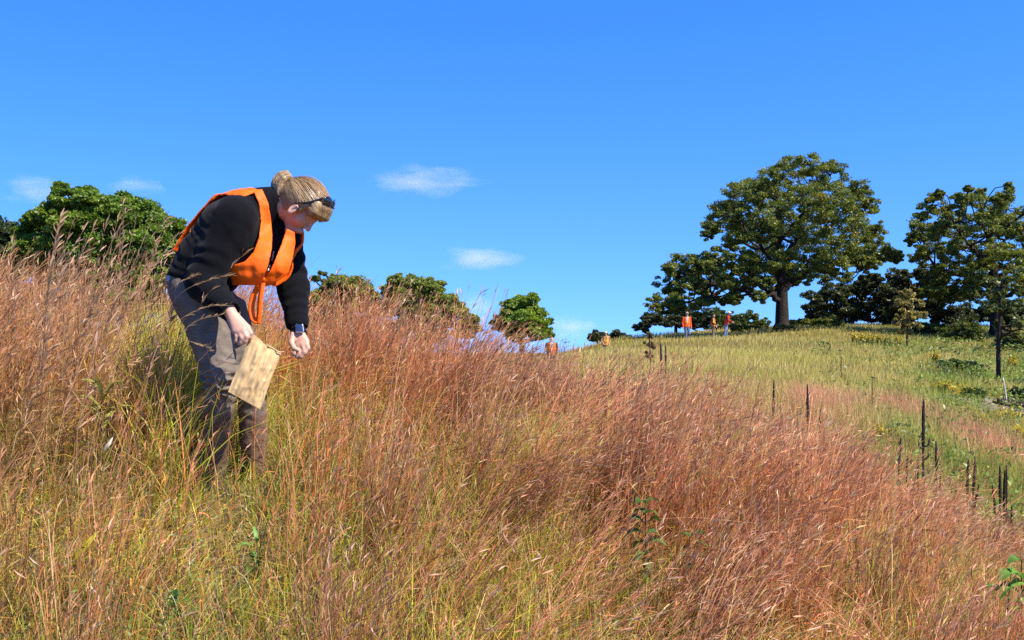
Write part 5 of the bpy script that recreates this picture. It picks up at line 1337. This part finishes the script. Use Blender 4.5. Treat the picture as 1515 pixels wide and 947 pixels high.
n = 3500; q_ = RNG.normal(size=(n, 2)); y = 8.6 + q_[:, 0] * .7; x = (1030 + q_[:, 1] * 26 - 757.5) / F * y; lo_, hi_ = green_cols(x, y, n)
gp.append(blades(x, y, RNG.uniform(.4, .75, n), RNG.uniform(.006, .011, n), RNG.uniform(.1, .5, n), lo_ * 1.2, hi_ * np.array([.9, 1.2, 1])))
merge('green_grass', gp, 'yellow-green grass growing between the red bunches')
# dead litter lying flat and small herb leaves
n = 18000; x, y = wedge(n, 2.3, 6.5, power=1.5); k = RNG.uniform(.5, 1.2, (n, 1))
lit = [blades(x, y, RNG.uniform(.05, .16, n), RNG.uniform(.003, .006, n), RNG.uniform(1.2, 3.0, n), np.array([.30, .22, .12]) * k, np.array([.42, .32, .19]) * k, 4, .3)]
merge('dead_grass_litter', lit, 'matted dead straw lying between the stems')
n = 15000; x, y = wedge(n, 2.4, 6.5, power=1.4); px = pixel_x(x, y)
keep = (n2(x, y, .35, 61) + .25 * (1 - sstep(380, 560, px)) * (1 - sstep(4.2, 5, y)) > .60); x, y = x[keep], y[keep]; n = len(x)
c = np.stack([x, y, ground_z(x, y) + RNG.uniform(.03, .3, n)], 1); V, Q = leaf_quads(c, RNG.uniform(.005, .013, n), np.array([0, -.3, .8]), RNG, .35)
cc = (np.array([.11, .19, .035]) + RNG.random((n, 1)) * np.array([.12, .07, .02])) * RNG.uniform(.7, 1.3, (n, 1))
o = mesh_np('low_herbs', V, [Q], LEAF, None, np.repeat(cc, 4, axis=0)); tag(o, 'small green herb leaves low in the near grass', None, kind='stuff')

# ------------------------------------------------------------------ the meadow beyond the crest, up to the trees
def meadow(n, d0, d1, w, hr_, power):
    x, y = wedge(n, d0, d1, .12, power); px = pixel_x(x, y)
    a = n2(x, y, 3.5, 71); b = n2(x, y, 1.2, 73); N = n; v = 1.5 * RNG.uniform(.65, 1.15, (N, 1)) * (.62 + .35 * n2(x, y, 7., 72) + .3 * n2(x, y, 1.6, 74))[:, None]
    q = np.clip((a - .25) * 2.2 + RNG.normal(0, .2, N), 0, 1)[:, None]
    hi = np.array([.40, .345, .06]) * (1 - q) + np.array([.53, .41, .11]) * q
    g = (sstep(1150, 1420, px) * sstep(.35, .6, n2(x, y, 2.4, 75)))[:, None] * .85; hi = hi * (1 - g) + np.array([.22, .30, .035]) * g
    pyg = 473.5 - (ground_z(x, y) - CAM_Z) / y * F
    # pink drift of grass slanting down the right slope, and russet wisps along the crest
    ctr = np.interp(px, [1150, 1240, 1330, 1400, 1480, 1560], [592, 596, 600, 630, 662, 700]); pk = np.exp(-((pyg - ctr - 12) / 19) ** 2) * sstep(1130, 1200, px) * (.1 + 1.1 * sstep(.35, .6, n2(x, y, 1.6, 77)))
    pk = np.maximum(pk, (1 - sstep(13, 30, y)) * .85 * sstep(.3, .55, b) * (1 - sstep(1200, 1480, px))); pk = np.maximum(pk, .5 * sstep(.62, .75, n2(x, y, 4.2, 79)) * (1 - sstep(30, 48, y)))
    pk = np.clip(pk, 0, .95)[:, None] * (RNG.random((N, 1)) < .85); hi = hi * (1 - pk) + np.array([.58, .24, .135]) * pk
    hi = np.where(RNG.random((N, 1)) < .06, np.array([.58, .47, .2]), hi)
    h = RNG.uniform(*hr_, N) * (.7 + .6 * a) * (1 + .35 * pk[:, 0]) * (1 - .4 * sstep(1240, 1300, px) * (1 - sstep(17, 20, y)))
    keep = ~((px > 1455) & (np.abs(y - 31) < 2.4) & (RNG.random(N) < .9))
    x, y, h, hi, v = x[keep], y[keep], h[keep], hi[keep], v[keep]
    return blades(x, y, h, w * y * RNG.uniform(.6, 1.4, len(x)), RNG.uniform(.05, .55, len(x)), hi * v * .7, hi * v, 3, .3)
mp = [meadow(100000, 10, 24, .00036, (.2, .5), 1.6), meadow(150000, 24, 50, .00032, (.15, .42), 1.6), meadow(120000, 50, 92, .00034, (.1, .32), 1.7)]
merge('meadow_grass', mp, 'yellow-olive meadow grass running up to the far trees')
